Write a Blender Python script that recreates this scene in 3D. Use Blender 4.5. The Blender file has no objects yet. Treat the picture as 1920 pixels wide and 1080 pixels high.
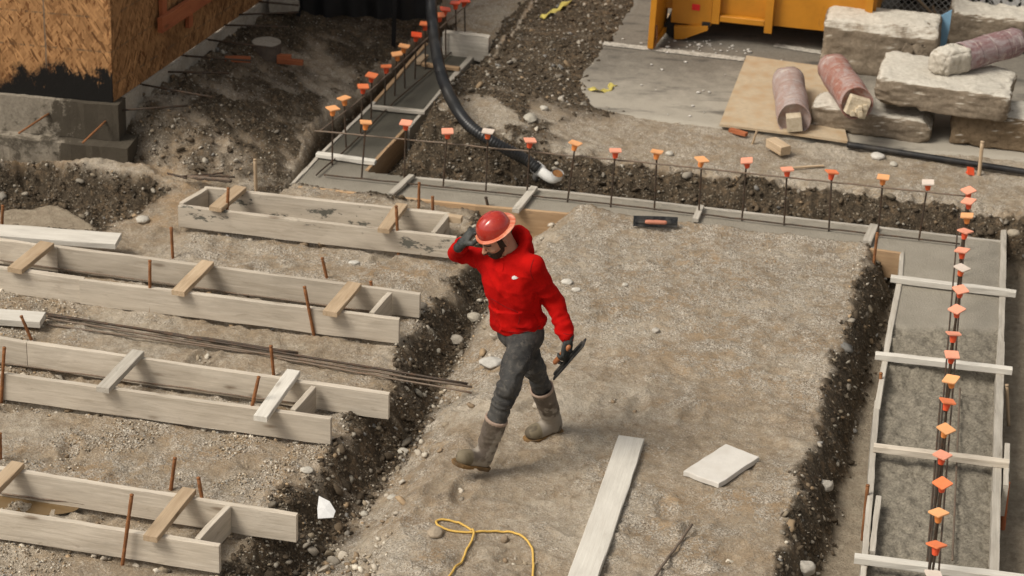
import bpy, math, random
import numpy as np
from mathutils import Vector, Matrix

# ---------------------------------------------------------------- camera, sky, sun, exposure
SC = bpy.context.scene
COL = SC.collection
PITCH, ROLL, CAM_H, FPX = math.radians(26), math.radians(2.3), 7.75, 4533.0
cd = bpy.data.cameras.new("camera"); cam = bpy.data.objects.new("camera", cd); COL.objects.link(cam)
_M = Matrix.Rotation(math.pi/2 - PITCH, 3, 'X') @ Matrix.Rotation(ROLL, 3, 'Z')
cam.matrix_world = Matrix.Translation((0, 0, CAM_H)) @ _M.to_4x4()
cd.sensor_width = 36; cd.lens = 36*FPX/1920; cd.clip_start = .1; cd.clip_end = 3000
cd.dof.use_dof = True; cd.dof.focus_distance = 14.9; cd.dof.aperture_fstop = 2.8
SC.camera = cam
SUN_DIR = Vector((-.80, -.42, 1.12)).normalized()          # towards the sun
W = bpy.data.worlds.new("World"); SC.world = W; W.use_nodes = True
wn = W.node_tree; bg = wn.nodes["Background"]
sky = wn.nodes.new("ShaderNodeTexSky"); sky.sky_type = 'NISHITA'; sky.sun_disc = False
sky.sun_elevation = math.asin(SUN_DIR.z); sky.sun_rotation = math.atan2(SUN_DIR.x, SUN_DIR.y)
sky.air_density = 1.0; sky.dust_density = 4.0
hs = wn.nodes.new("ShaderNodeHueSaturation"); hs.inputs['Saturation'].default_value = .12
wn.links.new(sky.outputs[0], hs.inputs['Color']); wb = wn.nodes.new("ShaderNodeMix"); wb.data_type = 'RGBA'; wb.blend_type = 'MULTIPLY'; wb.inputs[0].default_value = 1; wb.inputs[7].default_value = (1, .965, .915, 1)
wn.links.new(hs.outputs[0], wb.inputs[6]); wn.links.new(wb.outputs[2], bg.inputs['Color'])
bg.inputs['Strength'].default_value = .092
sd_ = bpy.data.lights.new("sun", 'SUN'); sd_.energy = 2.05; sd_.angle = math.radians(24); sd_.color = (1, .92, .80)
sun = bpy.data.objects.new("sun", sd_); COL.objects.link(sun)
sun.rotation_euler = SUN_DIR.to_track_quat('Z', 'Y').to_euler(); sun.location = (-6, 6, 12)
SC.view_settings.view_transform = 'Standard'; SC.view_settings.look = 'None'
SC.view_settings.exposure = .40; SC.view_settings.gamma = 1

RNG = random.Random(7); NR = np.random.default_rng(11)
_Mn = np.array(_M); CAMP = np.array([0, 0, CAM_H])

# ---------------------------------------------------------------- survey helpers: a point of the photo -> a point on a level plane
def G(px, py, z=0.0):
    d = _Mn @ np.array([(px-960)/FPX, -(py-540)/FPX, -1.0])
    return CAMP + d*((z-CAM_H)/d[2])
def YP(px, py, y):
    d = _Mn @ np.array([(px-960)/FPX, -(py-540)/FPX, -1.0])
    return CAMP + d*(y/d[1])
def PG(pts, z=0.0): return np.array([G(a, b, z)[:2] for a, b in pts])
def V(p): return np.asarray(p, float)
def nrm(v): v = V(v); return v/np.linalg.norm(v)

# ---------------------------------------------------------------- noise
def _h(ix, iy, iz, s):
    n = (ix*374761393 + iy*668265263 + iz*2147483647 + s*974711) & 0x7fffffff
    n = ((n ^ (n >> 13))*1274126177) & 0x7fffffff
    n = ((n ^ (n >> 15))*2246822519) & 0x7fffffff
    return ((n ^ (n >> 16)) & 0xffff)/65535.0
def vn2(x, y, s=0):
    x0 = np.floor(x).astype(np.int64); y0 = np.floor(y).astype(np.int64)
    fx = x-x0; fy = y-y0; fx = fx*fx*(3-2*fx); fy = fy*fy*(3-2*fy)
    a = _h(x0, y0, 0, s); b = _h(x0+1, y0, 0, s); c = _h(x0, y0+1, 0, s); d = _h(x0+1, y0+1, 0, s)
    return (a*(1-fx)+b*fx)*(1-fy)+(c*(1-fx)+d*fx)*fy
def fb2(x, y, f, o=4, s=0, g=.5):
    r = 0; a = 1; t = 0
    for i in range(o):
        r = r + a*(vn2(x*f+i*17.3, y*f-i*9.1, s+i)-.5)*2; t += a; a *= g; f *= 2.03
    return r/t
def vn3(p, f, s=0):
    q = p*f; i0 = np.floor(q).astype(np.int64); t = q-i0; t = t*t*(3-2*t); r = 0
    for a in (0, 1):
        for b in (0, 1):
            for c in (0, 1):
                w = (t[..., 0] if a else 1-t[..., 0])*(t[..., 1] if b else 1-t[..., 1])*(t[..., 2] if c else 1-t[..., 2])
                r = r + w*_h(i0[..., 0]+a, i0[..., 1]+b, i0[..., 2]+c, s)
    return r*2-1
def fb3(p, f, o=3, s=0):
    r = 0; a = 1; t = 0
    for i in range(o): r = r + a*vn3(p+i*3.7, f, s+i); t += a; a *= .5; f *= 2.1
    return r/t
def sst(a, b, x): t = np.clip((x-a)/(b-a), 0, 1); return t*t*(3-2*t)
def dist_line(X, Y, pl):
    d = np.full(X.shape, 1e9)
    for (ax, ay), (bx, by) in zip(pl[:-1], pl[1:]):
        vx, vy = bx-ax, by-ay; L = vx*vx+vy*vy+1e-12
        t = np.clip(((X-ax)*vx+(Y-ay)*vy)/L, 0, 1)
        d = np.minimum(d, np.hypot(X-ax-t*vx, Y-ay-t*vy))
    return d
def inside(X, Y, pg):
    r = np.zeros(X.shape, bool); n = len(pg)
    for i in range(n):
        ax, ay = pg[i]; bx, by = pg[(i+1) % n]
        if ay == by: continue
        c = ((ay > Y) != (by > Y)) & (X < (bx-ax)*(Y-ay)/(by-ay)+ax); r ^= c
    return r
def sdp(X, Y, pg):                                            # signed distance, negative inside
    d = dist_line(X, Y, np.vstack([pg, pg[:1]])); return np.where(inside(X, Y, pg), -d, d)

# ---------------------------------------------------------------- scene-tree helpers
def mesh_obj(name, verts, faces, mat, parent=None, smooth=False, loc=None, attrs=None, mats=None, midx=None):
    verts = np.asarray(verts, float); loc = np.zeros(3) if loc is None else V(loc)
    me = bpy.data.meshes.new(name)
    if isinstance(faces, np.ndarray):
        n, k = faces.shape; v = verts-loc
        me.vertices.add(len(v)); me.vertices.foreach_set("co", v.astype(np.float32).ravel())
        me.loops.add(n*k); me.loops.foreach_set("vertex_index", faces.astype(np.int32).ravel())
        me.polygons.add(n); me.polygons.foreach_set("loop_start", np.arange(0, n*k, k, dtype=np.int32))
        me.polygons.foreach_set("loop_total", np.full(n, k, np.int32)); me.update(calc_edges=True)
    else:
        me.from_pydata([tuple(p) for p in verts-loc], [], faces); me.update()
    if smooth: me.polygons.foreach_set("use_smooth", np.ones(len(me.polygons), bool))
    for k, a in (attrs or {}).items():
        a = np.asarray(a, np.float32)
        if a.shape[1] == 4: me.attributes.new(k, 'FLOAT_COLOR', 'POINT').data.foreach_set("color", a.ravel())
        else: me.attributes.new(k, 'FLOAT_VECTOR', 'POINT').data.foreach_set("vector", a.ravel())
    for m in (mats or [mat]): me.materials.append(m)
    if midx is not None: me.polygons.foreach_set("material_index", np.asarray(midx, np.int32))
    o = bpy.data.objects.new(name, me); COL.objects.link(o)
    if parent is not None:
        o.parent = parent; o.location = Vector(loc)-parent.location if parent.parent is None else Vector(loc)-parent.location-parent.parent.location
    else: o.location = loc
    return o
def tag(o, label=None, cat=None, group=None, kind=None):
    if label: o["label"] = label
    if cat: o["category"] = cat
    if group: o["group"] = group
    if kind: o["kind"] = kind
    return o
def thing(name, loc, label, cat, group=None):
    o = bpy.data.objects.new(name, None); COL.objects.link(o); o.location = loc; o.empty_display_size = .1
    return tag(o, label, cat, group)

class MB:
    """collects pieces of ONE mesh; 'tex' holds each piece's own coordinates (length, width, thickness) for grain"""
    def __init__(s): s.v = []; s.f = []; s.t = []
    def add(s, v, f, t=None):
        b = sum(len(x) for x in s.v); v = np.asarray(v, float); s.v.append(v)
        s.f += [tuple(int(i)+b for i in q) for q in f]; s.t.append(v if t is None else np.asarray(t, float)); return s
    def board(s, p0, p1, w, h, up=(0, 0, 1), n=None, ch=.003, jit=.0015, seed=None, cup=0):
        """lumber of width w (sideways) and height h (along up) from p0 to p1, slightly uneven, edges eased"""
        p0, p1 = V(p0), V(p1); L = np.linalg.norm(p1-p0); a = (p1-p0)/L; up = V(up); up = nrm(up-a*np.dot(up, a)); sd = np.cross(a, up)
        n = n or max(2, int(L/.16)+1); rs = np.random.default_rng(RNG.randrange(1 << 30) if seed is None else seed)
        c = np.array([(-w/2+ch, -h/2), (w/2-ch, -h/2), (w/2, -h/2+ch), (w/2, h/2-ch), (w/2-ch, h/2), (-w/2+ch, h/2), (-w/2, h/2-ch), (-w/2, -h/2+ch)])
        off = rs.uniform(0, 50, 3); vs = []; ts = []; bow = rs.normal(0, jit*1.5, 2)
        for i in range(n+1):
            u = i/n; j = rs.normal(0, jit, c.shape); b = math.sin(math.pi*u)*bow*L
            cc = c+j
            if i in (0, n): cc = c*(1-ch/max(w, h)*.6)
            ctr = p0+a*(L*u)+sd*b[0]+up*b[1]*.4
            vs += [ctr+sd*x+up*y for x, y in cc]; ts += [(L*u+off[0], x+off[1], y+off[2]) for x, y in cc]
        f = [tuple(i*8+k for k in (j, (j+1) % 8, 8+(j+1) % 8, 8+j)) for i in range(n) for j in range(8)]
        f += [tuple(range(7, -1, -1)), tuple(n*8+k for k in range(8))]
        return s.add(vs, f, ts)
    def tube(s, path, r, n=8, cap=True):
        P = np.array([V(p) for p in path]); m = len(P); R = np.broadcast_to(np.asarray(r, float), (m,))
        T = np.gradient(P, axis=0); T /= np.linalg.norm(T, axis=1)[:, None]+1e-12
        u = np.cross(T[0], (0, 0, 1)); u = np.cross(T[0], (0, 1, 0)) if np.linalg.norm(u) < .1 else u
        u = nrm(u); vs = []; ts = []; l = 0
        for i in range(m):
            u = nrm(u-T[i]*np.dot(u, T[i])); w = np.cross(T[i], u)
            l += np.linalg.norm(P[i]-P[i-1]) if i else 0
            for k in range(n):
                a = 2*math.pi*k/n; vs.append(P[i]+(u*math.cos(a)+w*math.sin(a))*R[i]); ts.append((l, math.cos(a)*R[i], math.sin(a)*R[i]))
        f = [(i*n+k, i*n+(k+1) % n, (i+1)*n+(k+1) % n, (i+1)*n+k) for i in range(m-1) for k in range(n)]
        if cap: f += [tuple(range(n-1, -1, -1)), tuple((m-1)*n+k for k in range(n))]
        return s.add(vs, f, ts)
    def prism(s, poly, z0, z1, M=None):
        n = len(poly); v = np.array([(x, y, z0) for x, y in poly]+[(x, y, z1) for x, y in poly], float); t = v.copy()
        if M is not None: v = v @ np.array(M)[:3, :3].T+np.array(M)[:3, 3]
        return s.add(v, [tuple(range(n-1, -1, -1)), tuple(range(n, 2*n))]+[(i, (i+1) % n, n+(i+1) % n, n+i) for i in range(n)], t)
    def build(s, name, mat, parent=None, smooth=False, loc=None):
        v = np.vstack(s.v); t = np.vstack(s.t)
        return mesh_obj(name, v, s.f, mat, parent, smooth, loc, {"tex": t})

# ---------------------------------------------------------------- materials
class NT:
    def __init__(s, name):
        s.m = bpy.data.materials.new(name); s.m.use_nodes = True; s.t = s.m.node_tree
        s.b = s.t.nodes["Principled BSDF"]; s.o = s.t.nodes["Material Output"]
    def n(s, ty, **k):
        d = s.t.nodes.new("ShaderNode"+ty)
        for a, v in k.items():
            if a.startswith("i_"):
                a = a[2:]; a = int(a) if a.isdigit() else a.replace("_", " "); s.set(d.inputs[a], v)
            else: setattr(d, a, v)
        return d
    def set(s, sock, v):
        if hasattr(v, "is_output"): s.t.links.new(v, sock)
        else: sock.default_value = (*v, 1) if isinstance(v, tuple) and len(v) == 3 and sock.type == 'RGBA' else v
    def obj(s): return s.n("TexCoord").outputs["Object"]
    def attr(s, a, ch="Vector"): return s.n("Attribute", attribute_name=a).outputs[ch]
    def mapv(s, v, scale=(1, 1, 1), loc=(0, 0, 0)): return s.n("Mapping", i_Vector=v, i_Scale=scale, i_Location=loc).outputs[0]
    def noise(s, v, sc, det=4, ro=.6, dist=0): return s.n("TexNoise", i_Vector=v, i_Scale=sc, i_Detail=det, i_Roughness=ro, i_Distortion=dist).outputs["Fac"]
    def vor(s, v, sc, feat='F1', out="Distance", rnd=1): return s.n("TexVoronoi", feature=feat, i_Vector=v, i_Scale=sc, i_Randomness=rnd).outputs[out]
    def rng(s, x, a, b, c=0., d=1.): return s.n("MapRange", i_Value=x, i_1=a, i_2=b, i_3=c, i_4=d).outputs[0]
    def mix(s, f, a, b, bt='MIX'):
        d = s.n("Mix", data_type='RGBA', blend_type=bt); s.set(d.inputs[0], f); s.set(d.inputs[6], a); s.set(d.inputs[7], b); return d.outputs[2]
    def math(s, op, a, b=0.): d = s.n("Math", operation=op); s.set(d.inputs[0], a); s.set(d.inputs[1], b); return d.outputs[0]
    def bump(s, h, st=.5, dist=.01, prev=None):
        d = s.n("Bump", i_Height=h, i_Strength=st, i_Distance=dist)
        if prev is not None: s.set(d.inputs["Normal"], prev)
        return d.outputs[0]
    def end(s, col, rough=.8, normal=None, metal=0., spec=.3, **k):
        s.set(s.b.inputs["Base Color"], col); s.set(s.b.inputs["Roughness"], rough); s.set(s.b.inputs["Metallic"], metal)
        s.set(s.b.inputs["Specular IOR Level"], spec)
        if normal is not None: s.set(s.b.inputs["Normal"], normal)
        for a, v in k.items(): s.set(s.b.inputs[a.replace("_", " ")], v)
        return s.m

def wood(name, lo, hi, stain=(.16, .11, .07), stain_amt=.5, grey=None, knots=True, splash=0.):
    t = NT(name); v = t.attr("tex")
    g = t.noise(t.mapv(v, (3, 60, 60)), 1.0, 5, .65, .4); g2 = t.noise(t.mapv(v, (14, 320, 320)), 1., 3, .6)
    big = t.noise(t.mapv(v, (2.2, 7, 7)), 1., 3, .5)
    c = t.mix(t.rng(g, .3, .7), lo, hi)
    c = t.mix(t.rng(t.noise(t.mapv(v, (1.6, 9, 9), (4, 2, 8)), 1., 5, .7), .48, .72, 0, .55), c, tuple(x*.62 for x in lo))
    c = t.mix(t.math('MULTIPLY', t.rng(g2, .5, .75), .35), c, tuple(x*.55 for x in lo))
    st = t.rng(t.noise(t.mapv(v, (5, 26, 26), (3, 1, 2)), 1., 5, .7, .8), .58, .74)
    c = t.mix(t.math('MULTIPLY', st, stain_amt), c, stain)
    c = t.mix(t.rng(big, .35, .7, 0, .35), c, grey or tuple(min(1, x*1.12) for x in hi))
    if knots:
        kv = t.n("TexVoronoi", i_Vector=t.mapv(v, (2.6, 8, 8), (1, 3, 5)), i_Scale=1.); kd = t.math('ADD', kv.outputs["Distance"], t.math('MULTIPLY', t.math('SUBTRACT', g, .5), .10))
        ks = t.math('GREATER_THAN', t.n("SeparateColor", i_Color=kv.outputs["Color"]).outputs[0], .45)
        c = t.mix(t.math('MULTIPLY', ks, t.rng(kd, .15, .06, 0, .75)), c, (.13, .075, .035))
        c = t.mix(t.math('MULTIPLY', ks, t.rng(kd, .34, .12, 0, .3)), c, tuple(x*.6 for x in lo))
    ob = t.n("ObjectInfo").outputs["Random"]; c = t.mix(t.rng(ob, 0, 1, .0, .34), c, tuple(x*.52 for x in lo))
    h = g
    if splash:
        sp = t.rng(t.noise(t.mapv(v, (3.2, 8, 8), (7, 0, 0)), 1., 7, .75), .70-.1*splash, .73-.1*splash)
        c = t.mix(sp, c, (.13, .125, .105)); h = t.math('ADD', g, t.math('MULTIPLY', sp, .8))
    return t.end(c, .85, t.bump(h, .35, .006, t.bump(g2, .2, .002)), spec=.2)
def plain(name, col, rough=.6, metal=0., var=.25, sc=30, bump=.1, spec=.3, dirt=None, dirt_amt=.5, **k):
    t = NT(name); v = t.obj(); n = t.noise(v, sc, 5, .65); n2 = t.noise(v, sc*.25, 4, .6)
    c = t.mix(t.rng(n, .3, .7), tuple(x*(1-var) for x in col), tuple(min(1, x*(1+var)) for x in col))
    if dirt: c = t.mix(t.math('MULTIPLY', t.rng(n2, .45, .68), dirt_amt), c, dirt)
    c = t.mix(t.rng(t.n("ObjectInfo").outputs["Random"], 0, 1, 0, .22), c, tuple(x*.55 for x in col))
    return t.end(c, t.rng(n, .3, .7, max(.05, rough-.1), min(1, rough+.1)), t.bump(n, bump, .004), metal, spec, **k)
M_ = {}
M_['form'] = wood("weathered_form_lumber", (.47, .405, .32), (.68, .61, .51), stain=(.17, .115, .065))
M_['form_wet'] = wood("splashed_form_lumber", (.47, .405, .32), (.68, .61, .51), splash=1.25)
M_['brace'] = wood("orange_tinged_lumber", (.40, .28, .17), (.60, .47, .325), stain=(.25, .12, .05))
M_['pale'] = wood("bleached_plank", (.60, .56, .49), (.75, .72, .65), stain=(.40, .34, .27), stain_amt=.35)
M_['ply'] = wood("raw_plywood", (.42, .27, .15), (.55, .38, .23), stain=(.14, .10, .07), stain_amt=.6)
M_['grime'] = wood("concrete_stained_lumber", (.38, .34, .28), (.60, .56, .49), stain=(.17, .15, .12), stain_amt=.8, splash=.5)
M_['orange_wood'] = wood("orange_primed_lumber", (.33, .10, .045), (.45, .16, .07), stain=(.12, .04, .02))
M_['rust'] = plain("rusty_steel", (.27, .115, .045), .85, 0., .45, 60, .3, dirt=(.09, .04, .02))
M_['rebar'] = plain("dark_rebar_steel", (.075, .058, .045), .6, .4, .4, 90, .4, dirt=(.16, .08, .04), dirt_amt=.5)
M_['rebar_light'] = plain("weathered_rebar_steel", (.19, .15, .115), .65, .3, .4, 90, .4, dirt=(.25, .14, .08), dirt_amt=.4)
# ---------------------------------------------------------------- ground: one height field
ZU = .10                                                        # upper yard above the pad
PAD = PG([(1092, 384), (1030, 450), (985, 520), (950, 620), (925, 700), (880, 780), (845, 860), (800, 920), (765, 980), (735, 1080), (690, 1200),
          (1360, 1240), (1400, 1150), (1448, 1060), (1500, 930), (1530, 810), (1556, 715), (1588, 605), (1618, 505), (1630, 458), (1470, 428), (1300, 408), (1180, 392)])
LEFT = PG([(880, 392), (893, 425), (872, 478), (835, 530), (790, 590), (752, 640), (735, 690), (700, 745), (640, 815), (590, 870), (545, 920), (495, 985), (440, 1045), (395, 1100), (330, 1190),
           (-700, 1150), (-500, 300), (250, 306), (480, 345), (560, 346)])
BASE_LINE = PG([(950, 0), (912, 74), (848, 146), (800, 205), (765, 250), (700, 318), (778, 327), (1100, 360), (1400, 396), (1645, 422), (1890, 447), (2100, 470)])
LIP = PG([(1010, 0), (940, 90), (880, 165), (830, 215), (812, 262), (905, 268), (1100, 296), (1300, 322), (1500, 348), (1700, 374), (1890, 400), (2100, 425)], ZU)
HOLE_IN = PG([(540, 350), (592, 290), (660, 222), (715, 165), (795, 75), (830, 30), (870, -20)])
HOLE_LIP = PG([(478, 352), (528, 318), (560, 262), (575, 205), (628, 165), (690, 120), (745, 70), (790, 25), (830, -20)], .15)
MOUND = PG([(225, 262), (225, 205), (300, 130), (380, 75), (440, 35), (500, -10), (720, -50), (760, 40), (700, 95), (610, 140), (560, 190), (520, 235), (420, 245), (350, 262)], .3)
BASIN = PG([(-300, 300), (0, 303), (60, 300), (130, 310), (200, 328), (290, 336), (318, 350), (300, 368), (262, 396), (228, 404), (185, 424), (190, 432), (-300, 400)])
PUDDLE = PG([(-40, 412), (20, 391), (60, 392), (95, 384), (130, 392), (160, 412), (190, 430), (120, 438), (-40, 425)], -.1)
ASPH = PG([(1069, 172), (1133, 80), (1190, 0), (1240, -90), (1900, -60), (2400, 40), (2300, 350), (1920, 300), (1700, 285), (1500, 262), (1347, 240), (1210, 222), (1086, 207)], ZU)
CONC = PG([(548, 343), (605, 283), (700, 190), (812, 66), (915, 72), (848, 144), (757, 240), (690, 320), (778, 331), (1100, 365), (1400, 399), (1645, 425), (1880, 452), (1879, 640), (1868, 1085),
           (1862, 1200), (1612, 1190), (1627, 1080), (1645, 770), (1660, 680), (1688, 520), (1690, 474), (1620, 462), (1400, 437), (1200, 413), (1081, 399), (890, 383), (700, 362)])

FORM_LINES = [PG(l, .19) for l in ([(335, 384), (856, 444)], [(384, 350), (842, 400)], [(-200, 470), (749, 597)], [(-200, 421), (788, 550)], [(-200, 670), (621, 783)], [(-200, 603), (730, 737)], [(-200, 926), (412, 1021)], [(-200, 846), (557, 964)])]
PRINTS = [(*G(RNG.uniform(0, 1550), RNG.uniform(400, 1080))[:2], RNG.gauss(.6, .8), RNG.uniform(.010, .03)) for _ in range(130)]
WALL0 = G(222, 200, .42)[:2]; WALL1 = G(500, 0, .42)[:2]
def heap(X, Y, w2):
    a = nrm(WALL1-WALL0); s = (X-WALL0[0])*a[0]+(Y-WALL0[1])*a[1]; d = np.maximum(0, (X-WALL0[0])*a[1]-(Y-WALL0[1])*a[0])
    return .37*sst(1.45, -.15, d+.10*w2)*sst(-.04, .42, s+.08*w2)*(1+.22*w2)-.04
def ground_height(X, Y):
    """height and the soil make-up (damp cut earth, ochre, grey gravel, smooth mud)"""
    dp = sdp(X, Y, PAD); dl = sdp(X, Y, LEFT)
    w1 = fb2(X, Y, 1.3, 4, 3); w2 = fb2(X, Y, 5., 4, 9); w3 = fb2(X, Y, 17., 4, 21); w4 = fb2(X, Y, 45., 2, 33)
    dpn = dp+.06*w2+.05*w3; dln = dl+.07*w2+.06*w3
    # ditch between the two levels (west), deep form trench (east)
    east = sst(1.3, 1.7, X+(Y-12)*.0)
    ditch = -.27*sst(0, .30, dln)*sst(-.05, .42, dpn)
    tr = -.34*sst(-.02, .27, dpn)*sst(.0, .05, dln)
    z = ditch*(1-east)+tr*east
    rough = .014+.05*np.exp(-((dln-.12)/.16)**2)*(1-east)+.05*np.exp(-((dpn-.10)/.10)**2)*east
    damp = np.exp(-((dln-.17)/.19)**4)*(1-east)*sst(-.1, .25, dpn)*(.86+.5*w2)+np.exp(-((dpn-.11)/.14)**4)*east*sst(0, .05, dln)*(.9+.4*w2)
    ochre = .35+.6*w1+.25*w2
    grey = sst(.05, .40, w1+.6*w2+.02)*.7
    grey = np.where((dp < 0), np.maximum(grey, sst(14.6, 16.2, Y+.5*w1)*.85), grey)
    grey = np.maximum(grey, sst(.06, .4, dpn)*(1-east)*.55*sst(0, .2, dln))
    mud = sst(.20, .26, dpn)*east*.9
    # bank up to the yard
    dB = dist_line(X, Y, BASE_LINE); dL = dist_line(X, Y, LIP)
    yard = inside(X, Y, np.vstack([LIP, [(9, 17.5), (60, 17.5), (60, 90), (LIP[0][0]+8, 90)]]))
    band = inside(X, Y, np.vstack([BASE_LINE, LIP[::-1]]))
    tb = np.where(yard, 1., np.where(band, dB/(dB+dL+1e-6), 0.)); tb = np.clip(tb+(.08*w2+.05*w1)*band, 0, 1)
    zb = -.16*(1-sst(0, .9, tb))+ZU*sst(.0, .95, tb)
    z = np.where(yard | band, zb, z)
    hump = .20*np.exp(-((X+.35)**2/.55+(Y-18.95)**2/.9))*np.where(yard | band, sst(.2, 1, tb), 0)
    z = z+hump
    inb = np.where(band, 1., np.where(yard, np.exp(-(dL/.12)**2), 0.))
    rough = np.maximum(rough, .075*inb*sst(.02, .3, tb)); damp = np.where(yard | band, np.maximum(inb*sst(1.02, .80, tb-.08*w2), 1.0*np.exp(-((X+.35)**2/1.0+(Y-18.9)**2/2.2))*sst(-.5, .05, w1+w2)), damp)
    grey = np.where(yard, .45+.5*w1, grey); mud = np.where(yard | band, 0, mud); ochre = np.where(yard, .2+.5*w1, ochre)
    far = yard*sst(18.4, 19.4, Y+.3*w1)*sst(1.3, .6, X-.33*(Y-19)+.2*w2)
    damp = np.maximum(damp, far*(.86+.4*w2)); rough = np.maximum(rough, far*.02)
    # pit beside the rear arm and the heap against the building
    dI = dist_line(X, Y, HOLE_IN); dH = dist_line(X, Y, HOLE_LIP)
    hole = inside(X, Y, np.vstack([HOLE_IN, HOLE_LIP[::-1]]))
    dm = sdp(X, Y, MOUND)
    beyond = inside(X, Y, np.vstack([HOLE_LIP, [(-1.5, 40), (-40, 40), (-40, 17.9)], PG([(0, 283), (230, 303)])]))
    zm = heap(X, Y, w2)
    th = np.clip(dI/(dI+dH+1e-6)+(.16*w2+.1*w3), 0, 1)
    z = np.where(hole, -.30+(.30+zm)*sst(.25, 1, th), np.where(beyond, zm, z))
    rough = np.where(hole | beyond, .055, rough); damp = np.where(hole, np.maximum(.95*sst(.95, .55, th), .2), np.where(beyond, .60+.65*w2+.45*w1+.35*sst(20.0, 21., Y), damp))
    dHb = np.exp(-(dH/.25)**2); damp = np.where(beyond, np.clip(damp+.3*dHb*(w2+.4), 0, 1), damp)
    ochre = np.where(hole | beyond, .3+.4*w1, ochre); grey = np.where(hole | beyond, .35+.5*w2, grey); mud = np.where(hole | beyond, 0, mud)
    # soft basin in front of the building
    db = sdp(X, Y, BASIN)+.05*w2+.04*w3
    bs = sst(.05, -.14, db); db2 = sst(.16, .02, db); z = z-.24*bs; damp = np.maximum(damp, db2*(.97+.2*w3)); rough = np.maximum(rough, bs*.06)
    rid = np.exp(-((sdp(X, Y, BASIN)-.17)/.20)**2)*(Y > 16.7)*(~hole); z = z+.015*rid*(Y > 17.3)*(X < -2.9); ochre = np.where(rid > .3, .95, ochre); damp = damp*(1-rid*.85*(1-bs)); grey = grey*(1-rid)
    pd = sst(.06, -.02, sdp(X, Y, PUDDLE)+.05*w2); z = z*(1-pd)+pd*-.10; rough = rough*(1-pd); damp = damp*(1-pd); mud = np.maximum(mud, pd); grey = grey*(1-pd); ochre = ochre*(1-pd)
    # splashed ground in front of the rear form
    sx, sy = G(470, 445)[:2]; sp = np.exp(-(((X-sx)/.42)**2+((Y-sy)/.20)**2)); grey = np.maximum(grey, sp*1.1); ochre = ochre*(1-sp)
    # lump of gravel in the pad's far corner, low dips inside the forms
    cx, cy = G(1105, 400)[:2]; z = z+.05*np.exp(-(((X-cx)/.22)**2+((Y-cy)/.28)**2))
    ed = sdp(X, Y, CONC)
    lay = np.exp(-(ed/.06)**2)*((dp < .02) | ((dl < .02) & (X < -.1) & (Y > 16.5)))*(X > -1.2)
    z = z+.022*lay
    amp = np.where(sdp(X, Y, ASPH) < -.05, .1, 1.)
    flat = np.where((dl < 0) | (dp < 0), 1., 0.)
    z = z+amp*(rough*(w3*.75+w4*.16+.9*w2)+.02*w1+.010*w2*flat+.006*w4)
    z = z-.022*sst(.03, -.10, sdp(X, Y, ASPH))
    for ln in FORM_LINES:                                        # the earth has washed away along the boards
        bx = (X > ln[:, 0].min()-.4) & (X < ln[:, 0].max()+.4) & (Y > ln[:, 1].min()-.4) & (Y < ln[:, 1].max()+.4)
        if bx.any(): z[bx] -= .042*np.exp(-(dist_line(X[bx], Y[bx], ln)/.042)**2)
    for fx, fy, fa, fd in PRINTS:
        m = (np.abs(X-fx) < .35) & (np.abs(Y-fy) < .35)
        if m.any():
            u = (X[m]-fx)*math.cos(fa)+(Y[m]-fy)*math.sin(fa); w_ = -(X[m]-fx)*math.sin(fa)+(Y[m]-fy)*math.cos(fa); q = (u/.15)**2+(w_/.06)**2
            z[m] += fd*(-np.exp(-q**2)+.45*np.exp(-((np.sqrt(q)-1.35)/.3)**2))
    z = np.where(ed < -.035, np.minimum(z, -.20), z)
    return z, np.stack([np.clip(damp, 0, 1), np.clip(ochre, 0, 1), np.clip(grey, 0, 1), np.clip(mud, 0, 1)], -1)

gx = np.concatenate([[-900, -300, -90, -35, -15, -9, -7], np.arange(-6., 6.001, .02), [7, 9, 15, 35, 90, 300, 900]])
gy = np.concatenate([[-60, -10, 2, 7, 9.5], np.arange(10.6, 24.6, .02), [25.5, 28, 35, 60, 150, 400, 1500]])
GX, GY = np.meshgrid(gx, gy); GZ, GA = ground_height(GX, GY)
def grid_faces(nx, ny):
    i = np.arange(nx*ny).reshape(ny, nx); return np.stack([i[:-1, :-1], i[:-1, 1:], i[1:, 1:], i[1:, :-1]], -1).reshape(-1, 4)
def gh(x, y):
    i = min(max(np.searchsorted(gx, x)-1, 0), len(gx)-2); j = min(max(np.searchsorted(gy, y)-1, 0), len(gy)-2)
    return float(GZ[j:j+2, i:i+2].mean())
def gha(x, y):
    i = np.clip(np.searchsorted(gx, x), 0, len(gx)-1); j = np.clip(np.searchsorted(gy, y), 0, len(gy)-1); return GZ[j, i], GA[j, i]
def GND(px, py, it=4):
    """where the line of sight through a point of the photo meets the built ground"""
    z = 0
    for _ in range(it): p = G(px, py, z); z = gh(p[0], p[1])
    return G(px, py, z)

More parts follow.
